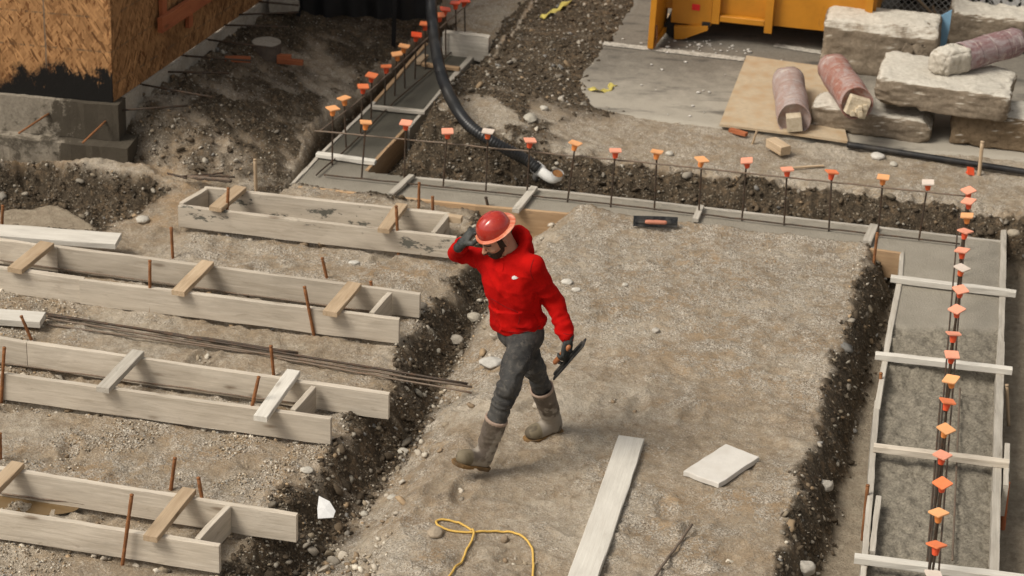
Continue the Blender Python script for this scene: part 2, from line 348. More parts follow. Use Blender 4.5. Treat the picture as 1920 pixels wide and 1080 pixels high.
def soil_material():
    t = NT("construction_soil"); v = t.obj(); s = t.n("SeparateColor", i_Color=t.attr("soil", "Color"))
    alpha = t.attr("soil", "Alpha")
    n0 = t.noise(v, 1.1, 5, .6); n1 = t.noise(v, 3.2, 6, .65); n2 = t.noise(v, 16, 6, .7); n3 = t.noise(v, 55, 4, .75); n4 = t.noise(v, 150, 3, .75)
    pv = t.n("TexVoronoi", i_Vector=t.mix(.012, v, t.n("TexNoise", i_Vector=v, i_Scale=40.).outputs["Color"], 'ADD'), i_Scale=62.); pv2 = t.n("TexVoronoi", i_Vector=v, i_Scale=125.)
    rnd = t.n("SeparateColor", i_Color=pv.outputs["Color"]).outputs[0]; rnd2 = t.n("SeparateColor", i_Color=pv2.outputs["Color"]).outputs[0]
    c = t.mix(t.rng(n2, .3, .7), (.26, .20, .137), (.43, .352, .256))
    och = t.math('MULTIPLY', s.outputs[1], t.rng(t.math('ADD', n1, t.math('MULTIPLY', n2, .5)), .62, .85))
    c = t.mix(och, c, (.39, .262, .145))
    c = t.mix(t.rng(t.math('ADD', n0, t.math('MULTIPLY', t.math('SUBTRACT', n2, .5), .4)), .48, .64, 0, .7), c, (.55, .485, .39))
    nb1 = t.noise(t.mapv(v, (1, 1, 1), (5, 3, 1)), 1.9, 9, .80, .3); c = t.mix(t.rng(nb1, .52, .64, 0, .60), c, (.175, .128, .082))
    # patches where the gravel shows through
    gm = t.math('MULTIPLY', t.rng(s.outputs[2], 0, .8, .35, 1.), t.rng(t.math('ADD', t.noise(v, 7, 5, .7), t.math('MULTIPLY', t.math('SUBTRACT', n3, .5), .7)), .40, .56))
    c = t.mix(t.math('MULTIPLY', gm, .8), c, t.mix(rnd2, (.17, .14, .105), (.72, .65, .55)))
    pm = t.math('MULTIPLY', t.math('MULTIPLY', t.rng(pv.outputs["Distance"], .52, .34), t.math('GREATER_THAN', rnd, .38)), gm)
    c = t.mix(pm, c, t.mix(t.n("SeparateColor", i_Color=pv.outputs["Color"]).outputs[1], (.27, .23, .18), (.74, .68, .59)))
    c = t.mix(t.rng(n4, .57, .72, 0, .5), c, (.105, .08, .054)); c = t.mix(t.rng(n4, .40, .28, 0, .35), c, (.70, .62, .51))
    dk = t.mix(t.rng(n3, .32, .7), (.024, .018, .012), (.135, .103, .068))
    dk = t.mix(t.rng(t.math('ADD', n2, t.math('MULTIPLY', n1, .4)), .70, .86, 0, .75), dk, (.20, .14, .085))
    dk = t.mix(t.math('MULTIPLY', t.math('GREATER_THAN', rnd, .84), t.rng(pv.outputs["Distance"], .5, .3)), dk, (.27, .23, .175))
    damp = t.rng(t.math('ADD', t.math('ADD', s.outputs[0], t.math('MULTIPLY', t.math('SUBTRACT', n2, .5), .9)), t.math('MULTIPLY', t.math('SUBTRACT', n3, .5), .2)), .22, .74)
    c = t.mix(damp, c, dk)
    md = t.mix(t.rng(n2, .35, .68), (.29, .235, .17), (.42, .355, .265)); md = t.mix(t.rng(n3, .55, .75, 0, .5), md, (.15, .12, .085))
    c = t.mix(alpha, c, md)
    h = t.math('ADD', t.math('MULTIPLY', n3, 1.1), t.math('MULTIPLY', t.rng(pv.outputs["Distance"], 0, .6, .7, 0), gm))
    nb = t.bump(h, .9, .016, t.bump(t.math('ADD', n4, n2), .6, .012))
    return t.end(c, t.rng(damp, 0, 1, .95, .75), nb, spec=.18)
M_['soil'] = soil_material()
tag(mesh_obj("ground", np.stack([GX, GY, GZ], -1).reshape(-1, 3), grid_faces(len(gx), len(gy)), M_['soil'], smooth=True, loc=(0, 0, 0), attrs={"soil": GA.reshape(-1, 4)}), kind="structure")

# asphalt yard: its ragged rim dips under the dirt
ax = np.arange(.3, 8.0, .04); ay = np.arange(17.6, 27, .04); AX, AY = np.meshgrid(ax, ay)
dA = sdp(AX, AY, ASPH)+.03*fb2(AX, AY, 6, 3, 5)
AZ = ZU+.008+.004*fb2(AX, AY, 3, 3, 2)-.10*sst(-.02, .05, dA)
keep = (dA < .08); f = grid_faces(len(ax), len(ay)); f = f[keep.ravel()[f].all(1)]
t = NT("worn_asphalt"); v = t.obj(); n = t.noise(v, 2.0, 6, .65); n2 = t.noise(v, 60, 4, .7); n3 = t.noise(v, 9, 5, .7)
g = t.n("SeparateXYZ", i_Vector=v)
c = t.mix(t.rng(n2, .3, .7), (.10, .09, .075), (.19, .17, .14))
dust = t.math('ADD', t.rng(t.math('ADD', g.outputs[1], t.math('MULTIPLY', t.math('SUBTRACT', n, .5), 2.2)), float(G(1240, 118, ZU)[1]), float(G(1240, 200, ZU)[1])), t.math('MULTIPLY', t.math('SUBTRACT', n3, .5), .9))
c = t.mix(t.rng(dust, 0, 1, .10, .9), c, (.38, .345, .285))
c = t.mix(t.math('MULTIPLY', t.rng(t.noise(t.mapv(v, (1.1, 3, 1), (2, 5, 0)), 1.6, 5, .6), .55, .68), .7), c, (.055, .05, .045))
c = t.mix(t.math('MULTIPLY', t.rng(t.noise(v, 120, 3, .7), .6, .72), .5), c, (.06, .052, .042))
M_['asphalt'] = t.end(c, .8, t.bump(n2, .35, .004), spec=.25)
tag(mesh_obj("asphalt_yard", np.stack([AX, AY, AZ], -1).reshape(-1, 3), f, M_['asphalt'], smooth=True, loc=(0, 0, 0)), kind="structure")
def paint_line(name, a, b, w, seedv):
    A, B = G(*a, ZU+.016)[:2], G(*b, ZU+.016)[:2]; d = nrm(B-A); p = np.array([-d[1], d[0]]); n = 60; vs = []
    for i in range(n+1):
        q = A+(B-A)*i/n; e = NR.normal(0, .005, 2)
        vs += [(*(q+p*(w/2+e[0])), ZU+.016), (*(q-p*(w/2+e[1])), ZU+.016)]
    tag(mesh_obj(name, vs, np.array([(2*i, 2*i+1, 2*i+3, 2*i+2) for i in range(n)]), M_['line'], loc=(0, 0, 0)), kind="structure")
t = NT("worn_line_paint"); v = t.obj(); n = t.noise(v, 30, 5, .75)
M_['line'] = t.end(t.mix(t.rng(n, .45, .62), (.50, .47, .41), (.22, .20, .17)), .8, t.bump(n, .2, .003))
paint_line("road_marking", (1131, 81), (1396, 111), .10, 1)
paint_line("road_marking", (1452, 84), (1600, 108), .09, 2)

# ---------------------------------------------------------------- fresh concrete in the footing forms
cx = np.arange(-2.2, 4.2, .02); cy = np.arange(10.8, 21.4, .02); CX, CY = np.meshgrid(cx, cy)
dc = sdp(CX, CY, CONC); keep = dc < .012
yl = G(1780, 612)[1]
raw = sst(yl+.04, yl-.04, CY+.05*fb2(CX, CY, 6, 3, 4))*(CX > 1.5)
w = fb2(CX, CY, 9, 4, 41); w5 = fb2(CX, CY, 26, 3, 43)
lowr = sst(.02, .12, raw*0+sst(G(1780, 690)[1]+.04, G(1780, 690)[1]-.06, CY)*(CX > 1.5))
CZ = -.012-.004*w*0+.0025*fb2(CX, CY, 2.5, 3, 40)+raw*(-.02+.022*w+.032*w5)-.055*lowr
CZ = CZ-.03*lowr*np.exp(-(((CY-G(1780, 705)[1])/.10)**2))
f = grid_faces(len(cx), len(cy)); f = f[keep.ravel()[f].all(1)]
t = NT("wet_concrete"); v = t.obj(); n = t.noise(v, 4, 5, .6); n2 = t.noise(v, 60, 4, .7); r = t.attr("raw", "Vector"); rx = t.n("SeparateXYZ", i_Vector=r).outputs[0]
c = t.mix(t.rng(n, .3, .7), (.26, .235, .19), (.32, .29, .238))
c2 = t.mix(t.rng(n2, .3, .7), (.125, .11, .083), (.32, .287, .228))
pit = t.rng(t.noise(v, 26, 5, .75), .40, .30); c2 = t.mix(t.math('MULTIPLY', pit, .75), c2, (.065, .054, .04)); c = t.mix(rx, c, c2)
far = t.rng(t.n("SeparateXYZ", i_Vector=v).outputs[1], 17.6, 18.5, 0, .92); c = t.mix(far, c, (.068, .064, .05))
M_['conc'] = t.end(c, t.rng(rx, 0, 1, .55, .85), t.bump(t.math('ADD', n2, n), .25, .01, t.bump(t.math('SUBTRACT', n2, t.math('MULTIPLY', pit, t.math('MULTIPLY', rx, 2.5))), .5, .015)), spec=.3)
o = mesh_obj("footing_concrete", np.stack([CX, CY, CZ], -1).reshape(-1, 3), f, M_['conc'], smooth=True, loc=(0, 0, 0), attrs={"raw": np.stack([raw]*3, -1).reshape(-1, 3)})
tag(o, "fresh grey concrete poured in the long angled footing, smooth except for its rough right arm", "footing")
# ---------------------------------------------------------------- timber forms for the strip footings
FT = .19
def top_board(mb, a, b, h=.19, w=.038, z=FT, zoff=0., ext0=0., ext1=0., **k):
    A, B = G(*a, z), G(*b, z); d = nrm(B-A); A = A-d*ext0; B = B+d*ext1; dn = np.array([0, 0, h/2-zoff]); mb.board(A-dn, B-dn, w, h, **k); return A, B
def brace(parent, c, z, t=.038, mat='brace', name='cross_brace', ext=0., label=None, cut=None):
    """flat piece on top of two boards, c = four photo corners (near-left, near-right, far-right, far-left) of its upper face"""
    P = [G(a, b, z+t) for a, b in c]; p0 = (P[0]+P[1])/2; p1 = (P[2]+P[3])/2; w = (np.linalg.norm(P[1]-P[0])+np.linalg.norm(P[2]-P[3]))/2
    a = nrm(p1-p0); w = min(w*abs(math.sin(math.acos(max(-1, min(1, np.dot(a, nrm(P[1]-P[0]))))))), .13); w = max(w, .07)
    dn = np.array([0, 0, t/2-.0015]); o = MB().board(p0-dn-a*ext, p1-dn+a*ext, w, t, jit=.001).build(name, M_[mat], parent)
    if label: o["label"] = label
    return o
def form(label, base, boards, end_boards, braces, mat='form', zs=FT):
    root = thing("footing_form", tuple(G(*base, 0)), label, "timber form", "timber forms for the strip footings")
    for bd in boards:
        k = dict(bd[2]) if len(bd) > 2 else {}; m = k.pop('mat', mat); nm = k.pop('name', 'side_board'); lb = k.pop('label', None)
        mb = MB(); top_board(mb, bd[0], bd[1], **k); o = mb.build(nm, M_[m], root)
        if lb: o["label"] = lb
    for a, b in end_boards: mb = MB(); top_board(mb, a, b, zoff=.001, h=.186); mb.build("end_board", M_[mat], root)
    for bc in braces: brace(root, bc[0], zs, mat=bc[1] if len(bc) > 1 else 'brace')
    return root
form("rear timber form box spattered with dried concrete, closed at both ends", (590, 440),
     [((384, 350), (842, 400), dict(h=.175, mat='form_wet')), ((335, 384), (856, 444), dict(h=.175, mat='form_wet')), ((838, 402), (866, 406), dict(h=.05, w=.06, mat='brace', name='batten'))],
     [((340, 380), (386, 353)), ((812, 436), (839, 402))],
     [([(392, 386), (415, 391), (461, 352), (441, 346)],), ([(709, 426), (729, 432), (764, 384), (743, 379)],)], mat='form')
form("second timber form from the back, three tan braces across it, lapped front boards", (370, 600),
     [((100, 460), (788, 550), dict(w=.036)), ((0, 447), (108, 463), dict(ext0=.9, w=.036, zoff=-.004)), ((150, 523), (749, 597)), ((0, 501), (157, 521), dict(ext0=.9, zoff=-.003, w=.052))],
     [((697, 586), (731, 548))],
     [([(16, 500), (38, 507), (100, 458), (77, 449)],), ([(322, 542), (345, 550), (400, 492), (379, 486)],), ([(607, 581), (630, 588), (677, 534), (653, 525)],)])
form("third timber form from the back, two bleached braces across it, brown-streaked front", (340, 770),
     [((52, 640), (730, 737)), ((0, 632), (51, 640), dict(ext0=.9, zoff=-.002)), ((0, 697), (621, 783), dict(ext0=.9))],
     [((549, 768), (588, 724))],
     [([(180, 723), (204, 731), (269, 659), (249, 654)], 'grime'), ([(475, 778), (501, 784), (562, 696), (539, 691)], 'pale')])
form("nearest timber form at the bottom left with muddy water standing inside", (220, 1020),
     [((0, 877), (557, 964), dict(ext0=.9)), ((0, 957), (412, 1021), dict(ext0=.9))],
     [((370, 1010), (428, 948))],
     [([(268, 1003), (295, 1009), (366, 919), (344, 911)],), ([(-36, 922), (-12, 928), (44, 870), (23, 862)],)])

# formwork of the deep footing
def deep_form(label, base, items, braces):
    root = thing("footing_form", tuple(G(*base, -.2)), label, "timber form", "timber forms of the deep footing")
    for a, b, k in items:
        k = dict(k); m = k.pop('mat', 'grime'); nm = k.pop('name', 'side_board'); lb = k.pop('label', None); mb = MB(); k.setdefault('h', .23); k.setdefault('w', .03); k.setdefault('z', 0.)
        top_board(mb, a, b, **k); o = mb.build(nm, M_[m], root)
        if lb: o["label"] = lb
    for a, b, w, h, m in braces:
        A, B = G(*a, .02+h), G(*b, .02+h); dn = np.array([0, 0, h/2+.017]); MB().board(A-dn, B-dn, w, h).build("cross_brace", M_[m], root)
    return root
deep_form("long plywood form edging the footing behind the worker, short sticks laid across it", (1200, 410),
          [((779, 332), (1300, 386), {}), ((1300, 386), (1884, 452), dict(zoff=-.002)), ((560, 349), (892, 384), dict(mat='ply', h=.2)), ((892, 384), (1110, 404), dict(mat='ply', label='tan form board splashed with concrete', h=.26)),
           ((1628, 465), (1692, 474), dict(mat='ply', h=.22, label='short orange-brown plywood board'))],
          [((733, 358), (772, 323), .05, .03, 'grime'), ((967, 388), (1002, 345), .06, .035, 'grime'), ((1304, 406), (1315, 380), .05, .03, 'grime'), ((1626, 448), (1640, 416), .07, .035, 'grime')])
deep_form("plywood form of the rear footing arm running back past the black hose", (700, 260),
          [((549, 343), (604, 285), {}), ((606, 283), (702, 190), {}), ((702, 190), (800, 80), dict(mat='ply')), ((688, 318), (760, 240), dict(mat='ply', label='orange-brown plywood side facing the pit')), ((765, 240), (846, 147), {}), ((846, 147), (910, 76), dict(w=.05))],
          [((594, 282), (704, 297), .06, .035, 'pale'), ((696, 194), (797, 204), .05, .03, 'grime'), ((792, 114), (862, 123), .05, .03, 'ply'), ((783, 112), (798, 98), .06, .03, 'brace')])
deep_form("pale timber form of the right footing arm, four sticks laid across it", (1760, 900),
          [((1692, 472), (1688, 522), {}), ((1688, 522), (1645, 766), dict(w=.04)), ((1645, 750), (1632, 935), dict(w=.036, zoff=-.003)), ((1632, 930), (1610, 1180), dict(w=.036)), ((1648, 930), (1636, 1034), dict(w=.035, zoff=.004, name='splice_board')),
           ((1882, 425), (1877, 640), dict(w=.045)), ((1877, 640), (1862, 1180), dict(w=.055, zoff=.003)), ((1889, 833), (1886, 912), dict(w=.035, name='splice_board', zoff=.01))],
          [((1671, 513), (1906, 542), .055, .045, 'pale'), ((1642, 657), (1899, 686), .055, .045, 'pale'), ((1639, 829), (1893, 860), .055, .045, 'form'), ((1603, 1036), (1990, 1086), .06, .045, 'pale')])
eb = MB(); A, B = G(832, 62, .18), G(918, 72, .18); eb.board(A-np.array([0, 0, .1]), B-np.array([0, 0, .1]), .08, .24, n=8, jit=.004)
tag(eb.build("form_end_board", M_['grime']), "low pale end wall closing the far end of the rear footing arm", "form board")

# ---------------------------------------------------------------- stakes
def stake(top, bot, label, z=0., r=.0115, mat='rust', name="steel_stake", cat="stake", group="rusty stakes at the timber forms"):
    b = G(*bot, z); tp = YP(*top, b[1]); d = nrm(tp-b); n = 9
    P = [b-d*.12+(tp-b+d*.12)*i/n for i in range(n+1)]
    mb = MB().tube(P, [r*(1+NR.normal(0, .05)) for _ in P], 8); mb.tube([tp-d*.004, tp+d*.004], [r*1.15, r*1.05], 8)
    return tag(mb.build(name, M_[mat], smooth=True, loc=b), label, cat, group)
ST = [((428, 353), (424, 431), "rusty stake with a concrete-splashed foot at the left front of the rear form box"), ((743, 387), (747, 475), "rusty stake at the front of the rear form box, near its right end"),
      ((786, 343), (785, 390), "rusty stake just behind the rear form box, near its right end"), ((811, 369), (812, 425), "rusty stake standing inside the rear form box beside its right end board"),
      ((281, 489), (281, 585), "upright rusty stake midway along the front of the second form from the back"), ((321, 427), (324, 484), "rusty stake on open dirt behind the second form, left of the rear box"),
      ((571, 538), (588, 626), "leaning rusty stake at the right front of the second form from the back"), ((604, 484), (613, 522), "short leaning stake behind the second form, above its middle"),
      ((695, 528), (702, 572), "stake inside the second form beside its end board"), ((5, 386), (3, 443), "rusty stake beside the white plank at the left edge"),
      ((485, 707), (462, 808), "leaning rusty stake at the right front of the third form from the back"), ((8, 652), (2, 750), "leaning rusty stake at the left edge in front of the third form"),
      ((508, 649), (513, 703), "rusty stake between the long bars on the ground and the third form"), ((40, 593), (60, 640), "rusty stake leaning beside the short white plank"),
      ((247, 928), (230, 1055), "tall rusty stake at the front of the nearest form"), ((328, 859), (320, 920), "rusty stake behind the nearest form"), ((372, 896), (387, 983), "rusty stake inside the nearest form, leaning left")]
for a, b, l in ST: stake(a, b, l)
stake((0, 813), (1, 866), "short rusty stake at the left edge between the third and nearest forms")
stake((478, 299), (480, 356), "pale wooden stake in the dirt behind the rear form box", r=.014, mat='brace', name="wooden_stake")
stake((1842, 266), (1836, 326), "brown wooden stake in front of the concrete blocks", z=ZU, r=.016, mat='brace', name="wooden_stake", group=None)
stake((1645, 437), (1637, 504), "rusty stake against the short plywood board at the right footing corner", z=-.1)
stake((1652, 700), (1646, 770), "rusty stake outside the left board of the right footing form, upper one", z=-.25)
stake((1627, 910), (1619, 990), "rusty stake outside the left board of the right footing form, lower one", z=-.25)
stake((1888, 722), (1890, 770), "thin wooden stake behind the right board of the right form", z=-.2, mat='brace', name="wooden_stake", r=.012)
stake((1888, 905), (1881, 975), "reddish wooden stake under the splice outside the right form", z=-.28, mat='orange_wood', name="wooden_stake", r=.02)
stake((911, 370), (917, 395), "dark stub of steel behind the red hard hat", z=-.05, mat='rebar', r=.012)

# ---------------------------------------------------------------- dowels with their safety caps
def capm(name, c, ro=.45): return plain(name, c, ro, 0, .12, 25, .08, .35, dirt=tuple(x*.45+.06 for x in c), dirt_amt=.3)
CAPM = {'r': (capm("orange_red_plastic", (.85, .10, .03)), None, 'an orange-red'), 'o': (capm("bright_orange_plastic", (.90, .24, .09)), None, 'a bright orange'),
        'y': (capm("faded_yellow_orange_plastic", (.92, .44, .19)), None, 'a faded yellow'), 'w': (capm("bleached_cap_plastic", (.78, .66, .56)), None, 'a bleached white'),
        'p': (capm("pinkish_orange_plastic", (.90, .37, .24)), None, 'a pinkish orange')}
SLEEVE = {'r': CAPM['r'][0], 'o': CAPM['r'][0], 'y': capm("mid_orange_plastic", (.92, .30, .07)), 'w': capm("strong_orange_plastic", (.90, .15, .04)), 'p': CAPM['r'][0]}
def cap_mesh(k):
    """square plate (the part) with its sleeve (the sub-part), at the origin"""
    s = .046; c = .006; pl = [(-s, -s+c), (-s+c, -s), (s-c, -s), (s, -s+c), (s, s-c), (s-c, s), (-s+c, s), (-s, s-c)]
    pt = MB().prism(pl, -.004, .004); pt.prism([(x*.8, y*.8) for x, y in pl], -.011, -.0041); p = pt.build("safety_cap", CAPM[k][0], None, loc=(0, 0, 0))
    pr = [(.0245, -.0115), (.0235, -.03), (.0195, -.055), (.018, -.062)]; n = 14; vs = []; fs = []
    for r, z in pr: vs += [(r*math.cos(2*math.pi*i/n), r*math.sin(2*math.pi*i/n), z) for i in range(n)]
    for j in range(len(pr)-1): fs += [(j*n+i, (j+1)*n+i, (j+1)*n+(i+1) % n, j*n+(i+1) % n) for i in range(n)]
    fs.append(tuple((len(pr)-1)*n+i for i in range(n))[::-1])
    MB().add(vs, fs).build("sleeve", SLEEVE[k], p, loc=(0, 0, 0)); return p
PROTO = {}
def place_cap(p, k, rz, tilt, parent=None):
    if k not in PROTO: PROTO[k] = o = cap_mesh(k)
    else:
        o = PROTO[k].copy(); COL.objects.link(o)
        for ch in PROTO[k].children: c = ch.copy(); COL.objects.link(c); c.parent = o
    o.parent = parent; o.location = V(p)-(V(parent.location) if parent else 0); o.rotation_euler = (tilt[0], tilt[1], rz); return o
ORD = "first second third fourth fifth sixth seventh eighth ninth tenth eleventh twelfth thirteenth fourteenth fifteenth sixteenth seventeenth eighteenth".split()
def row(items, where, side, matr='rebar'):
    for i, (cap, base, k, yaw) in enumerate(items):
        z0 = -.01
        if base is None: g = G(*cap, .49); tp = g; b = np.array([g[0]+NR.normal(0, .006), g[1]+NR.normal(0, .01), z0])
        else: b = G(*base, z0); tp = YP(*cap, b[1])
        d = nrm(tp-b); m = 14; P = [b-d*.12+(tp-b+d*.1)*j/m for j in range(m+1)]
        root = thing("capped_rebar", tuple(b), f"rebar with {CAPM[k][2]} cap, {ORD[i]} from {side} {where}", "rebar", "upright rebars with square caps")
        MB().tube(P, [.0072+.0006*(j % 2) for j in range(m+1)], 7).build("rod", M_[matr], root, smooth=True)
        place_cap(tp, k, math.radians(yaw), (NR.normal(0, .10), NR.normal(0, .10)), root)
LONG = [((624, 203), (623, 309), 'y', 35), ((686, 229), (678, 335), 'y', 8), ((761, 230), (758, 336), 'p', -10), ((839, 246), (831, 350), 'p', 5), ((915, 246), (911, 360), 'w', -8), ((994, 263), (988, 367), 'p', 12), ((1079, 268), (1064, 379), 'y', -22),
        ((1154, 282), (1145, 388), 'p', 3), ((1232, 284), (1227, 393), 'y', -12), ((1316, 299), (1310, 404), 'y', 30), ((1400, 301), (1391, 413), 'p', -5), ((1476, 317), (1470, 422), 'p', 8), ((1560, 322), (1554, 433), 'o', 12), ((1656, 332), (1646, 440), 'y', -12), ((1740, 342), (1723, 450), 'w', -8)]
row(LONG, "in the long row", "the left")
LEFTR = [((645, 184), (649, 276), 'y', 40), ((681, 162), (676, 249), 'o', 10), ((697, 141), (696, 222), 'o', -15), ((724, 124), (721, 197), 'o', 5), ((744, 101), (740, 179), 'y', 12), ((758, 86), (759, 165), 'y', -8), ((781, 65), (778, 148), 'r', 4), ((797, 44), (798, 130), 'o', -5), ((824, 28), (822, 118), 'o', 15), ((835, 17), (836, 104), 'r', 8), ((854, 5), (856, 86), 'r', -4), ((871, 1), (872, 73), 'r', 20)]
row(LEFTR, "of the rear arm's row", "the near end")
RIGHTR = [((1816, 357), None, 'p', 28), ((1816, 377), None, 'p', 55), ((1813, 404), None, 'y', -12), ((1810, 433), None, 'p', 45), ((1804, 469), None, 'p', -30), ((1804, 502), None, 'w', 45), ((1801, 543), None, 'p', 22), ((1794, 580), None, 'p', 40), ((1788, 625), None, 'p', 2), ((1785, 665), None, 'p', 0),
          ((1783, 711), None, 'y', -32), ((1777, 752), None, 'o', 4), ((1774, 804), None, 'y', 42), ((1767, 853), None, 'p', 48), ((1767, 906), None, 'o', 38), ((1760, 961), None, 'y', 36), ((1756, 1021), None, 'o', 40), ((1751, 1078), None, 'w', 5)]
row(RIGHTR, "in the pale form", "the far end")

def bar(pts, label, r=.007, mat='rebar', name="rebar", group=None, seg=30, cat="rebar"):
    P = [V(p) for p in pts]; Q = []
    for a, b in zip(P[:-1], P[1:]):
        n = max(2, int(np.linalg.norm(b-a)/.08))
        Q += [a+(b-a)*i/n for i in range(n)]
    Q.append(P[-1]); Q = [q+np.array([0, 0, NR.normal(0, .0015)]) for q in Q]
    return tag(MB().tube(Q, [r*(1+.06*(i % 2)) for i in range(len(Q))], 7).build(name, M_[mat], smooth=True), label, cat, group)
y0, y1 = G(700, 335)[1], G(1640, 437)[1]
bar([YP(590, 245, G(623, 309)[1]-.02), YP(1240, 308, G(1227, 392)[1]-.02), YP(1812, 368, G(1800, 459)[1]-.02)], "long level rebar tied high across the long row of capped dowels", .0065, 'rebar_light')
bar([G(607, 328, .015), G(1120, 380, .015), G(1800, 457, .015)], "long level rebar lying low over the long footing's wet concrete", .0065)
bar([YP(600, 246, G(623, 312)[1]), YP(679, 184, G(676, 252)[1]), YP(796, 76, G(798, 134)[1]), YP(880, 6, G(876, 70)[1])], "level rebar tied high along the rear arm's dowels", .0065, 'rebar_light')
bar([G(593, 328, .015), G(650, 279, .015), G(740, 190, .015), G(880, 69, .015)], "level rebar lying low along the rear arm's wet concrete", .0065)
for dx, z, lb in ((.035, .36, "upper"), (-.02, .30, "lower")):
    A, B = G(1812, 372, .49), G(1745, 1140, .49); bar([A+np.array([dx, .1, z-.49]), B+np.array([dx, 0, z-.49])], f"long dark rebar tied along the right-hand row of dowels, {lb} one", .006)
bar([G(1800, 728, -.045), G(1786, 1050, -.045)], "thin grey rebar lying on the rough concrete right of the capped row", .007, 'rebar_light')
bar([G(1764, 745, -.03), G(1738, 1060, -.03)], "thin rebar lying on the rough concrete left of the capped row", .007)

# long bars on the ground
def lying(a, b, z0, label, mat='rebar_light', r=.008, lift=.0, **k):
    A, B = G(*a, z0), G(*b, z0); n = 14; P = []
    for i in range(n+1):
        q = A+(B-A)*i/n; P.append((q[0]+NR.normal(0, .0015), q[1]+NR.normal(0, .0015), max(gh(q[0], q[1])+r*.7+.004 if lift == 0 else lift+.002*NR.normal(), 0 if lift else -9)))
    return tag(MB().tube(P, r, 7).build("rebar", M_[mat], smooth=True), label, "rebar", k.get('group', "long bars laid on the ground"))
lying((84, 588), (877, 720), .03, "dark long bar on the ground, farthest of the bundle between the second and third forms", 'rebar', .009, .032)
lying((86, 596), (884, 726), .03, "long grey bar on the ground, second of the bundle between the second and third forms", 'rebar_light', .008, .028)
lying((88, 606), (560, 671), .03, "pale rusty bar on the ground, nearest of the bundle between the forms", 'rebar_light', .007, .02)
lying((520, 668), (884, 733), .03, "grey bar of the bundle reaching down over the ditch", 'rebar_light', .007, .018)
lying((90, 592), (560, 663), .03, "dark bar in the middle of the bundle between the forms", 'rebar', .009, .036)
for a, b, z, l in (((0, 488), (700, 585), .03, "thin bar lying inside the second form from the back"), ((0, 680), (560, 757), .03, "thin bar lying inside the third form from the back"), ((0, 925), (365, 973), .03, "thin rusty bar lying inside the nearest form")):
    lying(a, b, z, l, 'rebar_light', .006, .03, group=None)
for k_, (a, b, m_, l) in enumerate([((341, 333), (418, 327), 'rebar', "topmost of the short bars lying behind the rear form box"), ((314, 328), (350, 337), 'rebar', "short dark bar pointing left beside the pile behind the rear form box"), ((357, 333), (440, 335), 'rebar', "dark short bar in the pile behind the rear form box"), ((352, 335), (432, 341), 'rebar_light', "pale grey short bar in the pile behind the rear form box"),
                                      ((356, 338), (435, 344), 'rebar_light', "second grey bar in the pile behind the rear form box"), ((366, 341), (434, 347), 'rebar', "lowest dark bar in the pile behind the rear form box")]):
    lying(a, b, .03, l, m_, .009, .04+.004*k_, group="short bars behind the rear form box")
lying((1297, 990), (1218, 1100), .01, "single dark bar lying on the bare dirt right of the long white plank", 'rebar_light', .009, .034, group=None)

# ---------------------------------------------------------------- loose boards and small things
def plank(a, b, w, t, label, z=.03, mat='pale', name="plank", ext1=0, ext0=0, tilt=0, cat="plank"):
    A, B = G(*a, z), G(*b, z); d = nrm(B-A); A = A-d*ext0; B = B+d*ext1; dn = np.array([0, 0, t/2])
    return tag(MB().board(A-dn, B-dn+np.array([0, 0, tilt]), w, t).build(name, M_[mat]), label, cat)
plank((1184, 819), (1090, 1081), .172, .036, "long bleached plank lying on the dirt in the foreground", .05, ext1=.9)
plank((0, 431), (222, 447), .20, .045, "white plank lying along the muddy hollow left of the forms", .16, ext0=.9)
plank((0, 588), (80, 594), .16, .05, "short white plank end at the left edge above the third form", .09, ext0=.9)
c4 = [G(1282, 883, .035)[:2], G(1349, 907, .035)[:2], G(1424, 857, .035)[:2], G(1361, 832, .035)[:2]]
def stone_panel():
    n = 24; vs = []; P = [V(c) for c in c4]; ctr = sum(P)/4
    ring = []
    for i in range(4):
        a, b = P[i], P[(i+1) % 4]
        for j in range(n//4): q = a+(b-a)*j/(n//4); ring.append(q+NR.normal(0, .0022, 2))
    for z, s in ((.002, 1.0), (.032, 1.0), (.0365, .985)): vs += [(*(ctr+(q-ctr)*s), z+.004*(q[0]-ctr[0])) for q in ring]
    m = len(ring); fs = [(k*m+i, k*m+(i+1) % m, (k+1)*m+(i+1) % m, (k+1)*m+i) for k in (0, 1) for i in range(m)]+[tuple(range(m))[::-1], tuple(2*m+i for i in range(m))]
    return MB().add(vs, fs)
M_['foam'] = plain("pale_board_offcut", (.63, .60, .55), .85, 0, .06, 40, .25, dirt=(.50, .46, .40), dirt_amt=.5)
tag(stone_panel().build("board_offcut", M_['foam']), "white rectangular slab offcut lying flat on the dirt, right of the long plank", "board offcut")

M_['rope'] = plain("yellow_rope", (.62, .40, .10), .8, 0, .2, 200, .4)
def catmull(P, n=8):
    P = [V(p) for p in P]; P = [2*P[0]-P[1]]+P+[2*P[-1]-P[-2]]; Q = []
    for i in range(1, len(P)-2):
        for j in range(n):
            t = j/n; a, b, c, d = P[i-1:i+3]; Q.append(.5*((2*b)+(-a+c)*t+(2*a-5*b+4*c-d)*t*t+(-a+3*b-3*c+d)*t**3))
    return Q+[P[-2]]
rp = [(822, 1120), (845, 1080), (869, 1042), (887, 1012), (884, 998), (864, 985), (838, 978), (820, 979), (819, 986), (832, 994), (858, 1000), (895, 1000), (930, 999), (960, 1001), (984, 1012), (998, 1032), (1000, 1060), (999, 1085), (1003, 1120)]
Q = catmull([GND(*p)+np.array([0, 0, .012]) for p in rp], 10)
for i in range(len(Q)): Q[i][2] = gh(Q[i][0], Q[i][1])+.012+(.012 if 28 < i < 40 else 0)
tag(MB().tube(Q, .0072, 8).build("rope", M_['rope'], smooth=True), "yellow rope looped on the dirt at the bottom edge", "rope")
